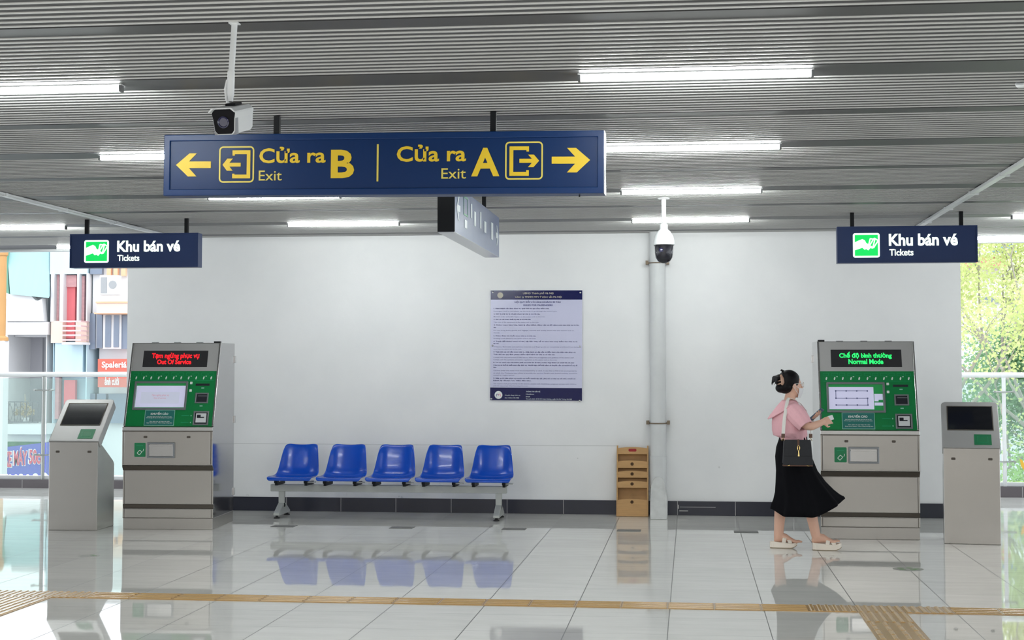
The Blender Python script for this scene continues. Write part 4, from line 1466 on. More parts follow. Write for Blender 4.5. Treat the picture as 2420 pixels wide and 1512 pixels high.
# orange column at the very edge
h = OB('ornate_column', 'orange ornate column at the left picture edge above the handrail', 57, -5, 'column')
mb = MB()
zb, z0_, z1_ = h.xz(0, 1400)[1], h.xz(0, 805)[1], h.xz(0, 575)[1]
mb.lathe([(0.30, z0_), (0.30, z0_ + 0.12), (0.19, z0_ + 0.2), (0.19, z1_ - 0.5), (0.24, z1_ - 0.45), (0.26, z1_ - 0.2), (0.2, z1_)], 0, 0, 20)
mb.build('shaft', X_['orange'], h.t)
MB().box(-0.24, 0.24, -0.24, 0.24, 0, z0_).build('pier', X_['white'], h.t)
h.t.location.y = 57.2

# pale blue narrow house
h = OB('narrow_house', 'narrow pale blue house with red shutters and small balcony', 59.9, 160)
mb = h.rect(117.5, 520, 208, 648, 0, 7)
h.rect(117.5, 648, 129, 1400, 0, 7, mb)
h.rect(196, 648, 208, 1400, 0, 7, mb)
h.rect(129, 808, 196, 884, 0, 7, mb)
h.rect(129, 1000, 196, 1400, 0, 7, mb)
h.rect(129, 640, 196, 1000, 0.7, 7, mb)
mb.build('walls', X_['blue'], h.t)
for x0, x1 in ((120, 148), (178, 205)):
    h.rect(x0, 758, x1, 810, -0.08, 0.3).build('cream_band', X_['cream'], h.t)
for x0, x1 in ((140, 150), (181, 187), (119, 128), (203, 207)):
    h.rect(x0, 645, x1, 760, -0.1, 0.4).build('pilaster', X_['white'], h.t)
for x0, x1, y0, y1, m_ in ((129, 140, 646, 758, 'maroon'), (150, 181, 650, 678, 'maroon'), (187, 200, 652, 762, 'maroon'), (127, 139, 892, 990, 'maroon')):
    h.rect(x0, y0, x1, y1, 0.2, 0.5).build('shutter', X_[m_], h.t)
for y0, y1 in ((678, 800), (898, 1000)):
    d = h.rect(150, y0, 178, y1, 0.3, 0.5)
    d.build('door', X_['red'], h.t)
mb = MB()
for k in range(5):
    h.rect(147, 757 + 11 * k, 191, 761 + 11 * k, -0.9, -0.82, mb)
    h.rect(147.4, 757.5 + 11 * k, 150, 760.5 + 11 * k, -0.86, -0.01, mb)
    h.rect(187, 757.5 + 11 * k, 190, 760.5 + 11 * k, -0.86, -0.01, mb)
mb.build('balcony_rail', X_['rail'], h.t)
h.rect(146, 808.5, 192, 814, -0.95, -0.02).build('balcony_slab', X_['white'], h.t)

# peach house with the air conditioner
h = OB('peach_house', 'peach and white house with grey curtained windows beside the white wall edge', 59.8, 255)
mb = h.rect(209.5, 520, 316, 740, 0.4, 7)
h.rect(209.5, 740, 316, 822, 0.4, 7, mb)
h.rect(209.5, 822, 316, 1400, 0.8, 7, mb)
mb.build('walls', X_['white'], h.t)
h.rect(228, 712, 316, 740, -0.5, 0.5).build('balcony_front', X_['cream'], h.t)
h.rect(212.5, 598, 316, 629, 0.25, 0.6).build('balcony_front', X_['cream'], h.t)
h.rect(226, 712, 304, 716, -0.55, -0.45).build('ledge', X_['peach'], h.t)
h.rect(214, 740, 316, 738.5 + 3, -0.4, 0.4)
h.rect(222, 738, 316, 742, -0.45, 0.42).build('peach_band', X_['peach'], h.t)
for x0, x1, y0, y1 in ((210, 225, 740, 825), (228, 242, 738, 822), (286, 302, 745, 824)):
    h.rect(x0, y0, x1, y1, 0.3, 0.5).build('window', X_['glass'], h.t)
w_ = h.rect(243, 740, 286, 824, 0.2, 0.45).build('window_frame', X_['white'], h.t)
for x0, x1 in ((248, 262), (268, 281)):
    h.rect(x0, 745, x1, 820, 0.15, 0.2).build('pane', X_['glass'], w_)
for x0 in (252, 268, 286):
    h.rect(x0, 630, x0 + 10, 652, 0.12, 0.3).build('upper_window', X_['peach'], h.t)
h.rect(213, 630, 241, 648, 0.2, 0.4).build('upper_window', X_['glass'], h.t)
for x0, x1 in ((208, 225), (228, 250), (256, 300)):
    h.rect(x0, 930, x1, 1000, 0.5, 0.8).build('lower_window', X_['glass'], h.t)
ac = thing('air_conditioner', 'white air conditioner on the ledge of the peach house', 'air conditioner', at(257, 697, 59.0))
MB().box(-0.40, 0.40, 0, 0.35, 0, 0.80).build('case', X_['ac'], ac, bevel=0.03)
MB().box(-0.33, -0.08, -0.02, 0.0, 0.08, 0.72).build('side_grille', X_['ac_d'], ac)
mb = MB()
mb.M = Matrix.Translation((0.16, -0.005, 0.42)) @ Matrix.Rotation(PI / 2, 4, 'X')
mb.lathe([(0.16, 0), (0.16, 0.02), (0.01, 0.02)], n=18)
mb.build('fan_grille', X_['ac_d'], ac)
for y0, y1, words, lab in ((848, 878, 'Spaleriá', 'red shop sign with white letters above the left handrail'), (885, 915, 'ảnh cưới', 'red shop sign with white letters just below the left handrail')):
    sg = OB('shop_sign', lab, 59.4, 260, 'sign')
    sg.o.z = at(260, y1, 59.4).z
    sg.t.location = sg.o
    sg.t['group'] = 'red shop signs'
    sg.rect(231, y0, 306, y1, 0, 0.42).build('sign_board', X_['sign_red'], sg.t)
    a, b = sg.xz(241 if y0 < 880 else 248, y1 - 5), sg.xz(300 if y0 < 880 else 282, y0 + 6)
    MB().text(words, a[0], b[0], a[1], b[1], -0.03, 0.03).build('shop_lettering', X_['sign_white'], sg.t)

# ------------------------------------------------------------------ trees right of the white wall
LEAF = [leaf_material('yellow_green_leaves', srgb(204, 218, 140), srgb(238, 241, 198)), leaf_material('mid_green_leaves', srgb(150, 188, 128), srgb(200, 220, 160)), leaf_material('dark_green_leaves', srgb(120, 164, 130), srgb(176, 206, 164))]
BARK = mat('grey_brown_bark', srgb(164, 158, 152), 0.9, noise=0.3, scale=4)


def tree(x, y, top, spread, seed, label, n_leaf, size, z_low, lm, dens=1.0):
    rnd = random.Random(seed)
    t = thing('leafy_tree', label, 'tree', (x, y, -6.5), 0, 'trees outside the railing')
    mb = MB()
    H = top + 6.5
    tips = []
    trunk = [Vector((0, 0, 0)), Vector((0.1, 0.1, H * 0.3)), Vector((-0.05, 0.2, H * 0.5))]
    mb.tube(trunk, [0.13, 0.10, 0.07], 10)

    def grow(p, d, ln, r_, lev):
        q = p + d * ln
        mid = (p + q) / 2 + Vector((rnd.uniform(-1, 1), rnd.uniform(-1, 1), 0)) * ln * 0.08
        mb.tube([p, mid, q], [r_, r_ * 0.8, r_ * 0.6], 6)
        for s in (0.45, 0.75, 1.0):
            tips.append((p.lerp(q, s), lev))
        if lev < 3:
            for _ in range(3):
                nd = (d + Vector((rnd.uniform(-1, 1), rnd.uniform(-1, 1), rnd.uniform(-0.25, 0.75))) * 0.85).normalized()
                grow(q, nd, ln * 0.68, r_ * 0.58, lev + 1)
    for k in range(6):
        a = 2 * PI * k / 6 + rnd.uniform(-0.3, 0.3)
        zb = H * rnd.uniform(0.30, 0.55)
        grow(Vector((0, 0.15, zb)), Vector((math.cos(a) * spread, math.sin(a) * spread, rnd.uniform(0.5, 1.0))).normalized(), H * 0.17, 0.045, 0)
    mb.build('trunk', BARK, t)
    lf = MB()
    pts = [p for p, l in tips if l >= 1]
    for _ in range(n_leaf):
        c = rnd.choice(pts) + Vector((rnd.gauss(0, 0.30), rnd.gauss(0, 0.30), rnd.gauss(0, 0.28)))
        u = Vector((rnd.uniform(-1, 1), rnd.uniform(-1, 1), rnd.uniform(-0.9, 0.3))).normalized() * size * rnd.uniform(0.6, 1.2)
        w = u.cross(Vector((rnd.uniform(-1, 1), rnd.uniform(-1, 1), rnd.uniform(-1, 1)))).normalized() * size * 0.36
        lf.add([c - u * 0.5, c + w - u * 0.05, c + u * 0.5, c - w - u * 0.05], [(0, 1, 2, 3)], 0)
    lf.build('foliage', LEAF[lm], t)
    return t


tree(5.0, 30.5, 7.4, 0.6, 5, 'yellow green tree rising against the right edge of the white wall', 38000, 0.085, 0, 0)
tree(7.8, 35.5, 8.0, 0.6, 12, 'tall thin branched tree at the right picture edge above the handrail', 26000, 0.09, 0, 0)
tree(5.9, 25.5, 0.8, 0.6, 21, 'lower darker green tree behind the right glass panels', 42000, 0.075, 0, 1)
tree(9.6, 41, 3.4, 0.6, 33, 'darker green tree behind the lower right corner of glass', 26000, 0.12, 0, 2)
h = OB('far_building', 'white building with pink red awning glimpsed through the right trees', 60, 2350)
mb = h.rect(2235, 629, 2480, 1300, 0, 8)
mb.build('walls', X_['white'], h.t)
h.rect(2262, 612, 2378, 630, -1.0, 0.2).build('awning', X_['rose'], h.t)
for x0 in (2322, 2366, 2400):
    h.rect(x0, 702, x0 + 60, 716, -0.1, 0.1).build('window_band', X_['glass'], h.t)
h.rect(2352, 602, 2382, 613, -0.6, 0.1).build('orange_panel', X_['orange'], h.t)
h.rect(2318, 604, 2340, 613, -0.6, 0.1).build('orange_panel', X_['orange'], h.t)
tp = tag(MB().prism_y([(-0.2, 0), (0.62, 0.0), (0.66, 0.14), (0.40, 0.34), (0.10, 0.30), (-0.45, -0.1)], 0, 0.6).build('tarpaulin', X_['tarp']), 'small blue tarpaulin showing through the trees under the right lamp', 'tarpaulin')
c = at(2362, 590, 59)
tp.location = (c.x, 59, c.z - 0.08)

# ------------------------------------------------------------------ the woman
PX, PY = 0.893, 13.25
SK = 277.0


def wl(px, py, y=0.0):
    """figure-local point measured on the figure: forward, left, up"""
    return Vector(((px - 1880) / SK, y, CAM_H - (py - 867) / SK))


wm = thing('person', 'woman in pink blouse and long black skirt walking with a phone to the ticket machine', 'person', (PX, PY, 0))


def ring(cx, cy, cz, rx, ry, n=28, tilt=0.0, wav=0.0, k=7, ph=0.0):
    out = []
    for j in range(n):
        a = 2 * PI * j / n
        w = 1 + wav * math.cos(k * a + ph)
        x, y = rx * w * math.cos(a), ry * w * math.sin(a)
        out.append(Vector((cx + x, cy + y, cz + tilt * x)))
    return out


def chain(mb, pts, rad, n=16):
    """tapering limb with rounded ends"""
    pts = [Vector(p) for p in pts]
    P, Q = [pts[0]], [rad[0]]
    for i in range(len(pts) - 1):
        for s in (0.25, 0.5, 0.75, 1.0):
            P.append(pts[i].lerp(pts[i + 1], s))
            Q.append(rad[i] * (1 - s) + rad[i + 1] * s)
    # smooth the bend
    for _ in range(2):
        P = [P[0]] + [(P[i - 1] + 2 * P[i] + P[i + 1]) / 4 for i in range(1, len(P) - 1)] + [P[-1]]
    mb.tube(P, Q, n)
    mb.ell(P[0], (Q[0],) * 3, 14, 8)
    mb.ell(P[-1], (Q[-1],) * 3, 14, 8)


body = MB()
# trunk
body.loft([ring(-0.02, 0, z, rx, ry) for z, rx, ry in ((0.76, 0.10, 0.14), (0.86, 0.115, 0.15), (0.95, 0.095, 0.118))] +
          [ring(-0.035, 0, z, rx, ry) for z, rx, ry in ((1.06, 0.095, 0.125), (1.15, 0.10, 0.14), (1.205, 0.075, 0.14))] +
          [ring(-0.05, 0, z, rx, ry) for z, rx, ry in ((1.235, 0.055, 0.08), (1.255, 0.05, 0.056))])
chain(body, [(-0.055, 0, 1.22), (-0.05, 0, 1.26), (-0.035, 0, 1.33)], [0.05, 0.047, 0.046])
# head, turned a little away from the camera
HM = Matrix.Translation((-0.036, 0.0, 1.397)) @ Matrix.Rotation(R(18), 4, 'Z')
body.M = HM
body.ell((-0.012, 0, 0.022), (0.092, 0.074, 0.088), 24, 14)
body.ell((0.024, 0, -0.030), (0.062, 0.060, 0.082), 24, 14)
body.ell((0.046, 0, -0.088), (0.028, 0.030, 0.024), 16, 10)
body.ell((0.060, 0, 0.020), (0.022, 0.048, 0.020), 16, 10)
body.tube([(0.078, 0, 0.006), (0.094, 0, -0.022), (0.099, 0, -0.034), (0.086, 0, -0.040)], [0.006, 0.010, 0.012, 0.008], 10)
body.ell((0.088, 0.011, -0.036), (0.009, 0.008, 0.007), 8, 6)
body.ell((0.088, -0.011, -0.036), (0.009, 0.008, 0.007), 8, 6)
for s in (-1, 1):
    body.ell((0.072, s * 0.030, -0.002), (0.010, 0.014, 0.008), 10, 8)
    body.ell((0.002, s * 0.070, -0.012), (0.017, 0.010, 0.030), 12, 10)
    body.ell((0.008, s * 0.074, -0.034), (0.010, 0.008, 0.012), 10, 8)
    body.ell((0.052, s * 0.034, -0.040), (0.024, 0.022, 0.022), 12, 8)
body.ell((0.080, 0, -0.062), (0.010, 0.022, 0.006), 10, 8)
body.ell((0.078, 0, -0.072), (0.010, 0.018, 0.006), 10, 8)
body.M = Matrix.Identity(4)
# arms
chain(body, [(-0.035, -0.145, 1.195), (0.085, -0.200, 1.030), (0.215, -0.105, 1.078)], [0.046, 0.039, 0.026])
chain(body, [(-0.035, 0.145, 1.195), (0.040, 0.190, 1.010), (0.125, 0.085, 1.085)], [0.046, 0.037, 0.025])


def hand(mb, wrist, d, pn, curl, side, spread=1.0):
    """palm and five fingers; d = pointing direction, pn = palm normal, side = thumb side"""
    d, pn = Vector(d).normalized(), Vector(pn).normalized()
    s = pn.cross(d).normalized() * side
    w = Vector(wrist)
    pc = w + d * 0.042
    rg = []
    for t, hw, th in ((-0.012, 0.024, 0.020), (0.012, 0.029, 0.020), (0.045, 0.036, 0.020), (0.078, 0.037, 0.016), (0.088, 0.034, 0.012)):
        c = w + d * t
        rg.append([c + s * (hw * math.cos(2 * PI * j / 14)) + pn * (th * 0.62 * math.sin(2 * PI * j / 14)) for j in range(14)])
    mb.loft(rg)
    for k, (o, ln) in enumerate(((0.027, 0.066), (0.009, 0.074), (-0.009, 0.069), (-0.026, 0.053))):
        p = w + d * 0.080 + s * o
        a = R(curl[k])
        pts, rr_ = [p - d * 0.015], [0.0085]
        dirv = d.copy() + s * (o * 2.0 * spread)
        ang = 0
        for seg, fr_ in ((0.45, 0.35), (0.32, 0.75), (0.23, 1.0)):
            ang = a * fr_ * 1.4
            dd = (dirv * math.cos(ang) + pn * math.sin(ang)).normalized()
            p = p + dd * ln * seg
            pts.append(p)
            rr_.append(0.0082 - 0.0012 * len(rr_))
        mb.tube(pts, rr_, 8)
        mb.ell(pts[-1], (rr_[-1],) * 3, 8, 6)
    p = w + d * 0.022 + s * 0.026
    t1 = p + (d * 0.65 + s * 0.6 + pn * 0.45).normalized() * 0.034
    t2 = t1 + (d * 0.95 + s * 0.05 + pn * 0.35).normalized() * 0.030
    mb.tube([p - s * 0.012, p, t1, t2], [0.012, 0.0115, 0.0095, 0.0075], 8)
    mb.ell(t2, (0.0075,) * 3, 8, 6)


hand(body, (0.213, -0.106, 1.077), (0.80, 0.55, 0.22), (-0.35, 0.75, -0.35), (50, 62, 70, 78), 1)
hand(body, (0.124, 0.086, 1.084), (0.55, -0.55, 0.45), (0.25, -0.35, 0.9), (62, 58, 56, 55), 1)
# legs and feet
for s, hipx, kn, an, toe in ((-1, -0.005, (0.105, -0.080, 0.45), (0.158, -0.072, 0.115), (0.345, -0.078, 0.070)), (1, -0.03, (-0.105, 0.055, 0.45), (-0.150, 0.045, 0.095), (0.010, 0.040, 0.052))):
    calf = Vector(kn).lerp(Vector(an), 0.35) + Vector((-0.012, 0, 0))
    chain(body, [(hipx, s * 0.075, 0.80), kn, calf, an], [0.080, 0.055, 0.050, 0.039])
    a, t_ = Vector(an), Vector(toe)
    hz = 0.055 if s > 0 else 0.062
    heel = Vector((a.x - 0.026, a.y, hz + 0.018))
    d = (t_ - heel)
    d.z = 0
    L = d.length
    d.normalize()
    y_ = Vector((-d.y, d.x, 0))
    rg = []
    for u, hw, hh, zo in ((-0.012, 0.012, 0.014, 0.016), (0.0, 0.026, 0.028, 0.024), (0.05, 0.031, 0.040, 0.040), (0.09, 0.032, 0.036, 0.038), (0.13, 0.037, 0.024, 0.024), (0.165, 0.041, 0.016, 0.015), (0.185, 0.040, 0.012, 0.011)):
        c = heel + d * u
        zz = hz + (t_.z - 0.012 - hz) * max(0, u / L)
        rg.append([Vector((c.x, c.y, zz + zo)) + y_ * (hw * math.cos(2 * PI * j / 16)) + Vector((0, 0, hh * math.sin(2 * PI * j / 16))) for j in range(16)])
    body.loft(rg)
    zz = t_.z
    for k, (o, ln) in enumerate(((0.026, 0.040), (0.009, 0.042), (-0.006, 0.036), (-0.019, 0.030), (-0.030, 0.022))):
        p = heel + d * 0.178 + y_ * (o * -s)
        q = p + d * ln
        p.z = q.z = zz + 0.006
        r0 = 0.011 if k == 0 else 0.0085
        body.tube([p, (p + q) / 2 + Vector((0, 0, 0.003)), q], [r0, r0, r0 * 0.8], 8)
        body.ell(q, (r0 * 0.8,) * 3, 8, 6)
bo = body.build('body', M['skin'], wm)
rm = bo.modifiers.new('skin_surface', 'REMESH')
rm.mode = 'VOXEL'
rm.voxel_size = 0.0042
sm = bo.modifiers.new('soften', 'SMOOTH')
sm.factor = 0.5
sm.iterations = 4
bpy.context.view_layer.update()
me = bpy.data.meshes.new_from_object(bo.evaluated_get(bpy.context.evaluated_depsgraph_get()))
bo.modifiers.clear()
bo.data = me
me.name = 'body'
me.materials.clear()
me.materials.append(M['skin'])
for p in me.polygons:
    p.use_smooth = True
del rm, sm

# hair gathered in a clip at the back of the head
hr = MB()
hr.M = HM
hr.ell((-0.020, 0, 0.030), (0.099, 0.083, 0.094), 28, 16)
hr.ell((-0.055, 0, -0.020), (0.068, 0.078, 0.060), 24, 14)
hr.ell((-0.088, 0, -0.032), (0.050, 0.058, 0.042), 20, 12)
hr.ell((-0.108, 0, 0.038), (0.042, 0.046, 0.048), 20, 12)
for k in range(9):
    a = R(-62 + 16 * k)
    hr.tube([(-0.105, 0.05 * math.sin(a), 0.055), (-0.140, 0.062 * math.sin(a), 0.052 + 0.016 * math.cos(a)), (-0.158 - 0.006 * math.cos(2 * a), 0.066 * math.sin(a), 0.014 - 0.012 * (k % 3))], [0.016, 0.011, 0.003], 8)
hr.tube([(-0.06, 0.02, 0.108), (-0.085, 0.0, 0.122), (-0.100, -0.012, 0.114)], [0.012, 0.009, 0.003], 8)
ho = hr.build('hair', M['hair'], wm)
rm = ho.modifiers.new('hair_surface', 'REMESH')
rm.mode = 'VOXEL'
rm.voxel_size = 0.0045
sm = ho.modifiers.new('soften', 'SMOOTH')
sm.factor = 0.5
sm.iterations = 3
bpy.context.view_layer.update()
me = bpy.data.meshes.new_from_object(ho.evaluated_get(bpy.context.evaluated_depsgraph_get()))
ho.modifiers.clear()
# open the hair over the face and ears
HI = HM.inverted()
bm = bmesh.new()
bm.from_mesh(me)
kill = []
for v in bm.verts:
    q = HI @ v.co
    front = 0.052 - 0.30 * max(0.0, 0.030 - q.z) if q.z < 0.03 else 0.052 + 0.30 * (q.z - 0.03)
    if (q.x > front and q.z < 0.085) or (q.z < -0.012 and q.x > 0.000 - 0.4 * (-0.012 - q.z)):
        kill.append(v)
bmesh.ops.delete(bm, geom=kill, context='VERTS')
bm.to_mesh(me)
bm.free()
ho.data = me
me.materials.clear()
me.materials.append(M['hair'])
for p in me.polygons:
    p.use_smooth = True
# claw clip
cl = MB()
cl.M = HM
cl.tube([(-0.112, -0.052, 0.082), (-0.104, -0.062, 0.050), (-0.100, -0.066, 0.016), (-0.106, -0.062, -0.006)], [0.010, 0.016, 0.015, 0.008], 10, flat=0.5)
for k in range(3):
    cl.tube([(-0.108, -0.058, 0.062 - 0.026 * k), (-0.128, -0.052, 0.056 - 0.026 * k), (-0.136, -0.036, 0.052 - 0.026 * k)], [0.007, 0.005, 0.002], 8)
cl.build('hair_clip', M['clip'], wm, smooth=True)
# face mask with its ear loop, glasses
mk = MB()
mk.M = HM
vs, fs = [], []
nz_, na_ = 9, 17
for i in range(nz_):
    z = -0.030 - 0.082 * i / (nz_ - 1)
    for j in range(na_):
        a = R(-68 + 136 * j / (na_ - 1))
        f = 1 - 0.25 * (i / (nz_ - 1)) ** 2
        x = 0.016 + 0.086 * f * math.cos(a) + 0.012 * math.exp(-(a / 0.35) ** 2) * (1 - i / (nz_ - 1))
        y = 0.067 * f * math.sin(a)
        vs.append((x, y, z - 0.004 * math.cos(a)))
for i in range(nz_ - 1):
    for j in range(na_ - 1):
        a = i * na_ + j
        fs.append((a, a + 1, a + na_ + 1, a + na_))
mk.add(vs, fs)
for s in (-1, 1):
    mk.tube([(0.047, s * 0.063, -0.034), (0.020, s * 0.072, -0.018), (0.000, s * 0.080, -0.004), (-0.008, s * 0.082, -0.018), (0.004, s * 0.078, -0.040), (0.048, s * 0.056, -0.090)], 0.0018, 6)
mk.build('face_mask', M['mask'], wm, smooth=True)
gs = MB()
gs.M = HM
for s in (-1, 1):
    gs.tube([(0.100 - 0.008 * abs(math.cos(a)) * (math.cos(a) * s > 0), s * 0.034 + 0.025 * math.cos(a), -0.004 + 0.020 * math.sin(a)) for a in [2 * PI * k / 20 for k in range(21)]], 0.0020, 6)
    gs.tube([(0.093, s * 0.060, 0.004), (0.05, s * 0.072, 0.006), (0.002, s * 0.080, 0.004)], 0.0018, 6)
gs.tube([(0.101, -0.009, 0.0), (0.104, 0, 0.003), (0.101, 0.009, 0.0)], 0.002, 6)
gs.build('glasses', M['frame_clear'], wm, smooth=True)

# blouse with puffed short sleeves and a cape collar
bl = MB()
rgs = [ring(-0.022, 0, 0.925, 0.112, 0.130, 56, wav=0.03, k=14), ring(-0.024, 0, 0.945, 0.113, 0.132, 56, wav=0.03, k=14), ring(-0.046, 0, 0.965, 0.140, 0.156, 56, wav=0.025, k=14), ring(-0.054, 0, 1.00, 0.145, 0.165, 56, wav=0.018, k=9),
       ring(-0.058, 0, 1.07, 0.142, 0.165, 56, wav=0.01, k=9), ring(-0.060, 0, 1.14, 0.132, 0.170, 56), ring(-0.056, 0, 1.19, 0.110, 0.165, 56), ring(-0.056, 0, 1.225, 0.085, 0.130, 56), ring(-0.055, 0, 1.25, 0.066, 0.085, 56), ring(-0.052, 0, 1.262, 0.058, 0.066, 56)]
bl.loft(rgs, caps=(False, False))
bl = bl.build('blouse', M['pink'], wm, smooth=True, solid=0.004)
for s in (-1, 1):
    sv = MB()
    p0 = Vector((-0.045, s * 0.125, 1.195))
    p1 = Vector((0.070, s * 0.202, 1.046))
    ax = (p1 - p0).normalized()
    u = (Vector((0, s * 1.0, 0.25)) - ax * ax.dot(Vector((0, s * 1.0, 0.25)))).normalized()
    w = ax.cross(u)
    rg = []
    for t, r_, wv in ((-0.10, 0.050, 0.0), (0.05, 0.068, 0.03), (0.25, 0.079, 0.05), (0.5, 0.078, 0.04), (0.75, 0.072, 0.03), (0.95, 0.062, 0.03), (1.0, 0.060, 0.02)):
        c = p0.lerp(p1, t)
        rg.append([c + (u * math.cos(2 * PI * j / 48) + w * math.sin(2 * PI * j / 48)) * r_ * (1 + wv * math.cos(9 * 2 * PI * j / 48)) for j in range(48)])
    sv.loft(rg, caps=(False, False))
    sv.build('sleeve', M['pink'], bl, smooth=True, solid=0.004)
co = MB()
vs, fs = [], []
na_, nr_ = 41, 8
for i in range(nr_):
    t = i / (nr_ - 1)
    for j in range(na_):
        a = R(62 + 236 * j / (na_ - 1))          # around the back, from one collar bone to the other
        back = max(0.0, -math.cos(a))
        rx = 0.060 + (0.075 + 0.050 * back) * t
        ry = 0.068 + 0.115 * t
        z = 1.258 - (0.035 + 0.125 * back) * t ** 1.15
        rip = 0.006 * t * math.cos(11 * a)
        vs.append((-0.052 + (rx + rip) * math.cos(a), (ry + rip) * math.sin(a), z))
for i in range(nr_ - 1):
    for j in range(na_ - 1):
        q = i * na_ + j
        fs.append((q, q + 1, q + na_ + 1, q + na_))
co.add(vs, fs)
co.build('cape_collar', M['pink'], bl, smooth=True, solid=0.004)

# long flared skirt swinging forward
sk = MB()
N = 96
lv = [(0.952, -0.022, 0.116, 0.135, 0), (0.930, -0.022, 0.118, 0.137, 0), (0.86, -0.026, 0.138, 0.160, 0.005), (0.78, -0.022, 0.152, 0.172, 0.01), (0.66, 0.004, 0.172, 0.180, 0.02), (0.56, 0.035, 0.205, 0.190, 0.03), (0.47, 0.065, 0.238, 0.200, 0.04), (0.39, 0.083, 0.268, 0.210, 0.05), (0.335, 0.090, 0.290, 0.216, 0.055), (0.285, 0.090, 0.298, 0.220, 0.06)]
rgs = []
for i, (z, cx, rx, ry, wv) in enumerate(lv):
    t = max(0.0, (0.86 - z) / 0.575)
    rg = []
    for j in range(N):
        a = 2 * PI * j / N
        f = 1 + wv * math.cos(9 * a + 0.6) + 0.4 * wv * math.cos(17 * a)
        x = cx + rx * f * math.cos(a)
        y = 0.012 + ry * f * math.sin(a)
        fwd = max(0.0, (x - 0.12) / 0.25)
        bwd = max(0.0, (-0.12 - x) / 0.09)
        zz = z + (0.118 * min(1.2, fwd) ** 1.4 + 0.055 * min(1.0, bwd)) * t ** 2.5
        rg.append(Vector((x, y, zz)))
    rgs.append(rg)
sk.loft(rgs, caps=(False, False))
sk.build('skirt', M['skirt'], wm, smooth=True, solid=0.004)

# platform sandals with crossed straps
for s, x0, yc, L, z0, tip in ((-1, 0.127, -0.075, 0.240, 0.0, 0.020), (1, -0.222, 0.042, 0.228, 0.0, 0.0)):
    so = MB()
    n = 18
    top, bot = [], []
    for i in range(n):
        t = i / (n - 1)
        hw = 0.030 + 0.014 * math.sin(PI * min(1, t * 0.75)) if t < 0.9 else 0.038 * math.sqrt(max(0.05, 1 - ((t - 0.9) / 0.105) ** 2))
        hw *= 1.0 if t > 0.06 else 0.8
        zt = 0.058 - 0.018 * t + 0.010 * max(0, t - 0.8) / 0.2 if s > 0 else 0.064 - 0.020 * t + 0.020 * max(0, t - 0.75) / 0.25
        zb = (0.024 * max(0, (t - 0.72) / 0.28) ** 2)
        top.append((x0 + L * t, hw, zt + z0))
        bot.append((x0 + L * t, hw * 0.96, zb + z0))
    rg = [[Vector((x, yc - w_, zb)), Vector((x, yc + w_, zb)), Vector((x, yc + wt, zt)), Vector((x, yc - wt, zt))] for (x, wt, zt), (_, w_, zb) in zip(top, bot)]
    so.loft(rg)
    so = so.build('sandal', M['sandal'], wm, bevel=0.005)
    tr = MB()
    tr.loft([[Vector((p.x, p.y, p.z + dz)) for p, dz in zip(r_[:2], (0.0, 0.0))] + [Vector((r_[1].x, r_[1].y * 1.0, r_[1].z + 0.006)), Vector((r_[0].x, r_[0].y, r_[0].z + 0.006))] for r_ in [[Vector((q[0].x, q[0].y + (0.0015 if q[0].y > yc else -0.0015), q[0].z + 0.0005)), Vector((q[1].x, q[1].y + (0.0015 if q[1].y > yc else -0.0015), q[1].z + 0.0005))] for q in rg]])
    tr.build('tread', M['sole_edge'], so)
    for a, b in ((0.50, 0.74), (0.74, 0.50)):
        st = MB()
        pts = []
        for k in range(13):
            u = -1 + 2 * k / 12
            t = a + (b - a) * (u + 1) / 2
            zt = 0.044 + 0.046 * math.sqrt(max(0, 1 - u * u)) * (1.15 - 0.5 * (t - 0.5) / 0.24)
            pts.append((x0 + L * t, yc + 0.047 * u, zt + (0.004 if a < b else 0)))
        st.tube(pts, 0.0165, 10, flat=0.22, ref=(1, 0, 0))
        st.build('strap', M['sandal'], so, smooth=True)

# shoulder bag, phone and ticket are things of their own
bg = thing('shoulder_bag', 'dark navy shoulder bag with cream strap hanging at the hip of the woman', 'bag', (PX, PY, 0))
b = MB()
b.prism_y([(-0.118, 0.722), (0.118, 0.722), (0.124, 0.74), (0.108, 0.925), (0.10, 0.932), (-0.108, 0.932), (-0.116, 0.925), (-0.126, 0.74)], -0.262, -0.196)
b.build('bag_body', M['leather'], bg, bevel=0.008, seg=3)
b = MB()
b.prism_y([(-0.112, 0.80), (0.112, 0.80), (0.106, 0.936), (-0.110, 0.936)], -0.268, -0.262)
b.build('flap', M['leather'], bg, bevel=0.003)
MB().box(-0.125, 0.122, -0.264, -0.194, 0.714, 0.726).build('base_trim', M['brown_leather'], bg, bevel=0.004)
MB().box(-0.006, 0.012, -0.273, -0.266, 0.855, 0.940).build('tab', M['brown_leather'], bg, bevel=0.003)
b = MB()
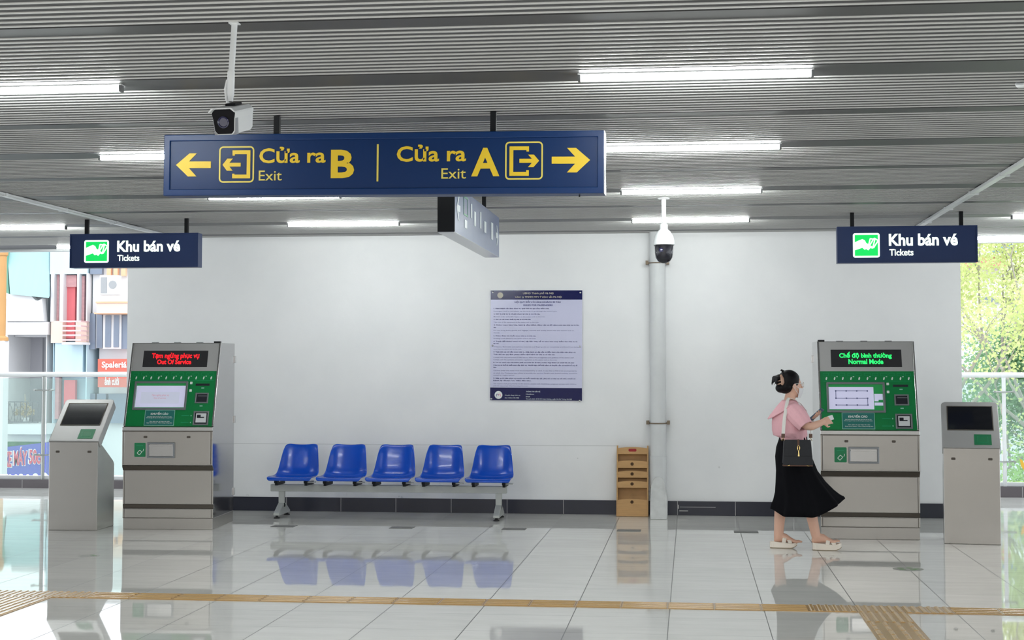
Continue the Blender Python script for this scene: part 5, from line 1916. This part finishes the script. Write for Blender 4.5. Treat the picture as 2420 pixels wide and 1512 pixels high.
b.tube([(0.004 + 0.009 * math.cos(a), -0.276, 0.868 + 0.022 * math.sin(a)) for a in [2 * PI * k / 16 for k in range(17)]], 0.0035, 8)
b.tube([(0.004, -0.276, 0.848), (0.004, -0.277, 0.82), (0.004, -0.276, 0.80)], [0.005, 0.007, 0.010], 8)
b.tube([(-0.088, -0.268, 0.719), (-0.070, -0.268, 0.724)], 0.005, 8)
b.tube([(0.070, -0.268, 0.724), (0.090, -0.268, 0.719)], 0.005, 8)
b.build('clasp', M['gold'], bg, smooth=True)
for x in (-0.120, 0.108):
    b = MB()
    b.tube([(x - 0.010, -0.228, 0.925), (x, -0.226, 0.955), (x + 0.010, -0.228, 0.925)], 0.003, 8)
    b.build('ring', M['gold'], bg)
    MB().tube([(x, -0.224, 0.95), (x + 0.001 * (x < 0), -0.222, 0.985)], 0.015, 8, flat=0.25, ref=(1, 0, 0)).build('strap_end', M['brown_leather'], bg)
b = MB()
b.tube([(-0.119, -0.222, 0.975), (-0.112, -0.198, 1.05), (-0.104, -0.190, 1.12), (-0.094, -0.185, 1.18), (-0.085, -0.160, 1.225), (-0.074, -0.115, 1.262), (-0.060, -0.075, 1.282), (-0.020, -0.055, 1.270), (0.040, -0.03, 1.235),
        (0.090, -0.02, 1.17), (0.105, -0.06, 1.09), (0.112, -0.15, 1.02), (0.109, -0.222, 0.975)], 0.014, 10, flat=0.16, ref=(1, 0, 0))
b.build('strap', M['strap'], bg, smooth=True)
ph = thing('phone', 'blue grey phone held up in the far hand of the woman', 'phone', (PX + 0.180, PY + 0.035, 1.140))
ph.rotation_euler = (R(-20), R(-42), R(-12))
MB().box(-0.070, 0.070, -0.035, 0.035, -0.004, 0.004).build('case', M['phone'], ph, bevel=0.003)
MB().box(-0.066, 0.066, -0.032, 0.032, 0.004, 0.0052).build('screen', M['phone_screen'], ph)
tk = MB().box(-0.026, 0.026, -0.020, 0.020, -0.0012, 0.0012).build('ticket_card', M['paper'], loc=(PX + 0.291, PY - 0.045, 1.114), bevel=0.0005)
tk.rotation_euler = (R(70), R(-12), R(30))
tag(tk, 'small white card pinched in the near hand of the woman', 'card')
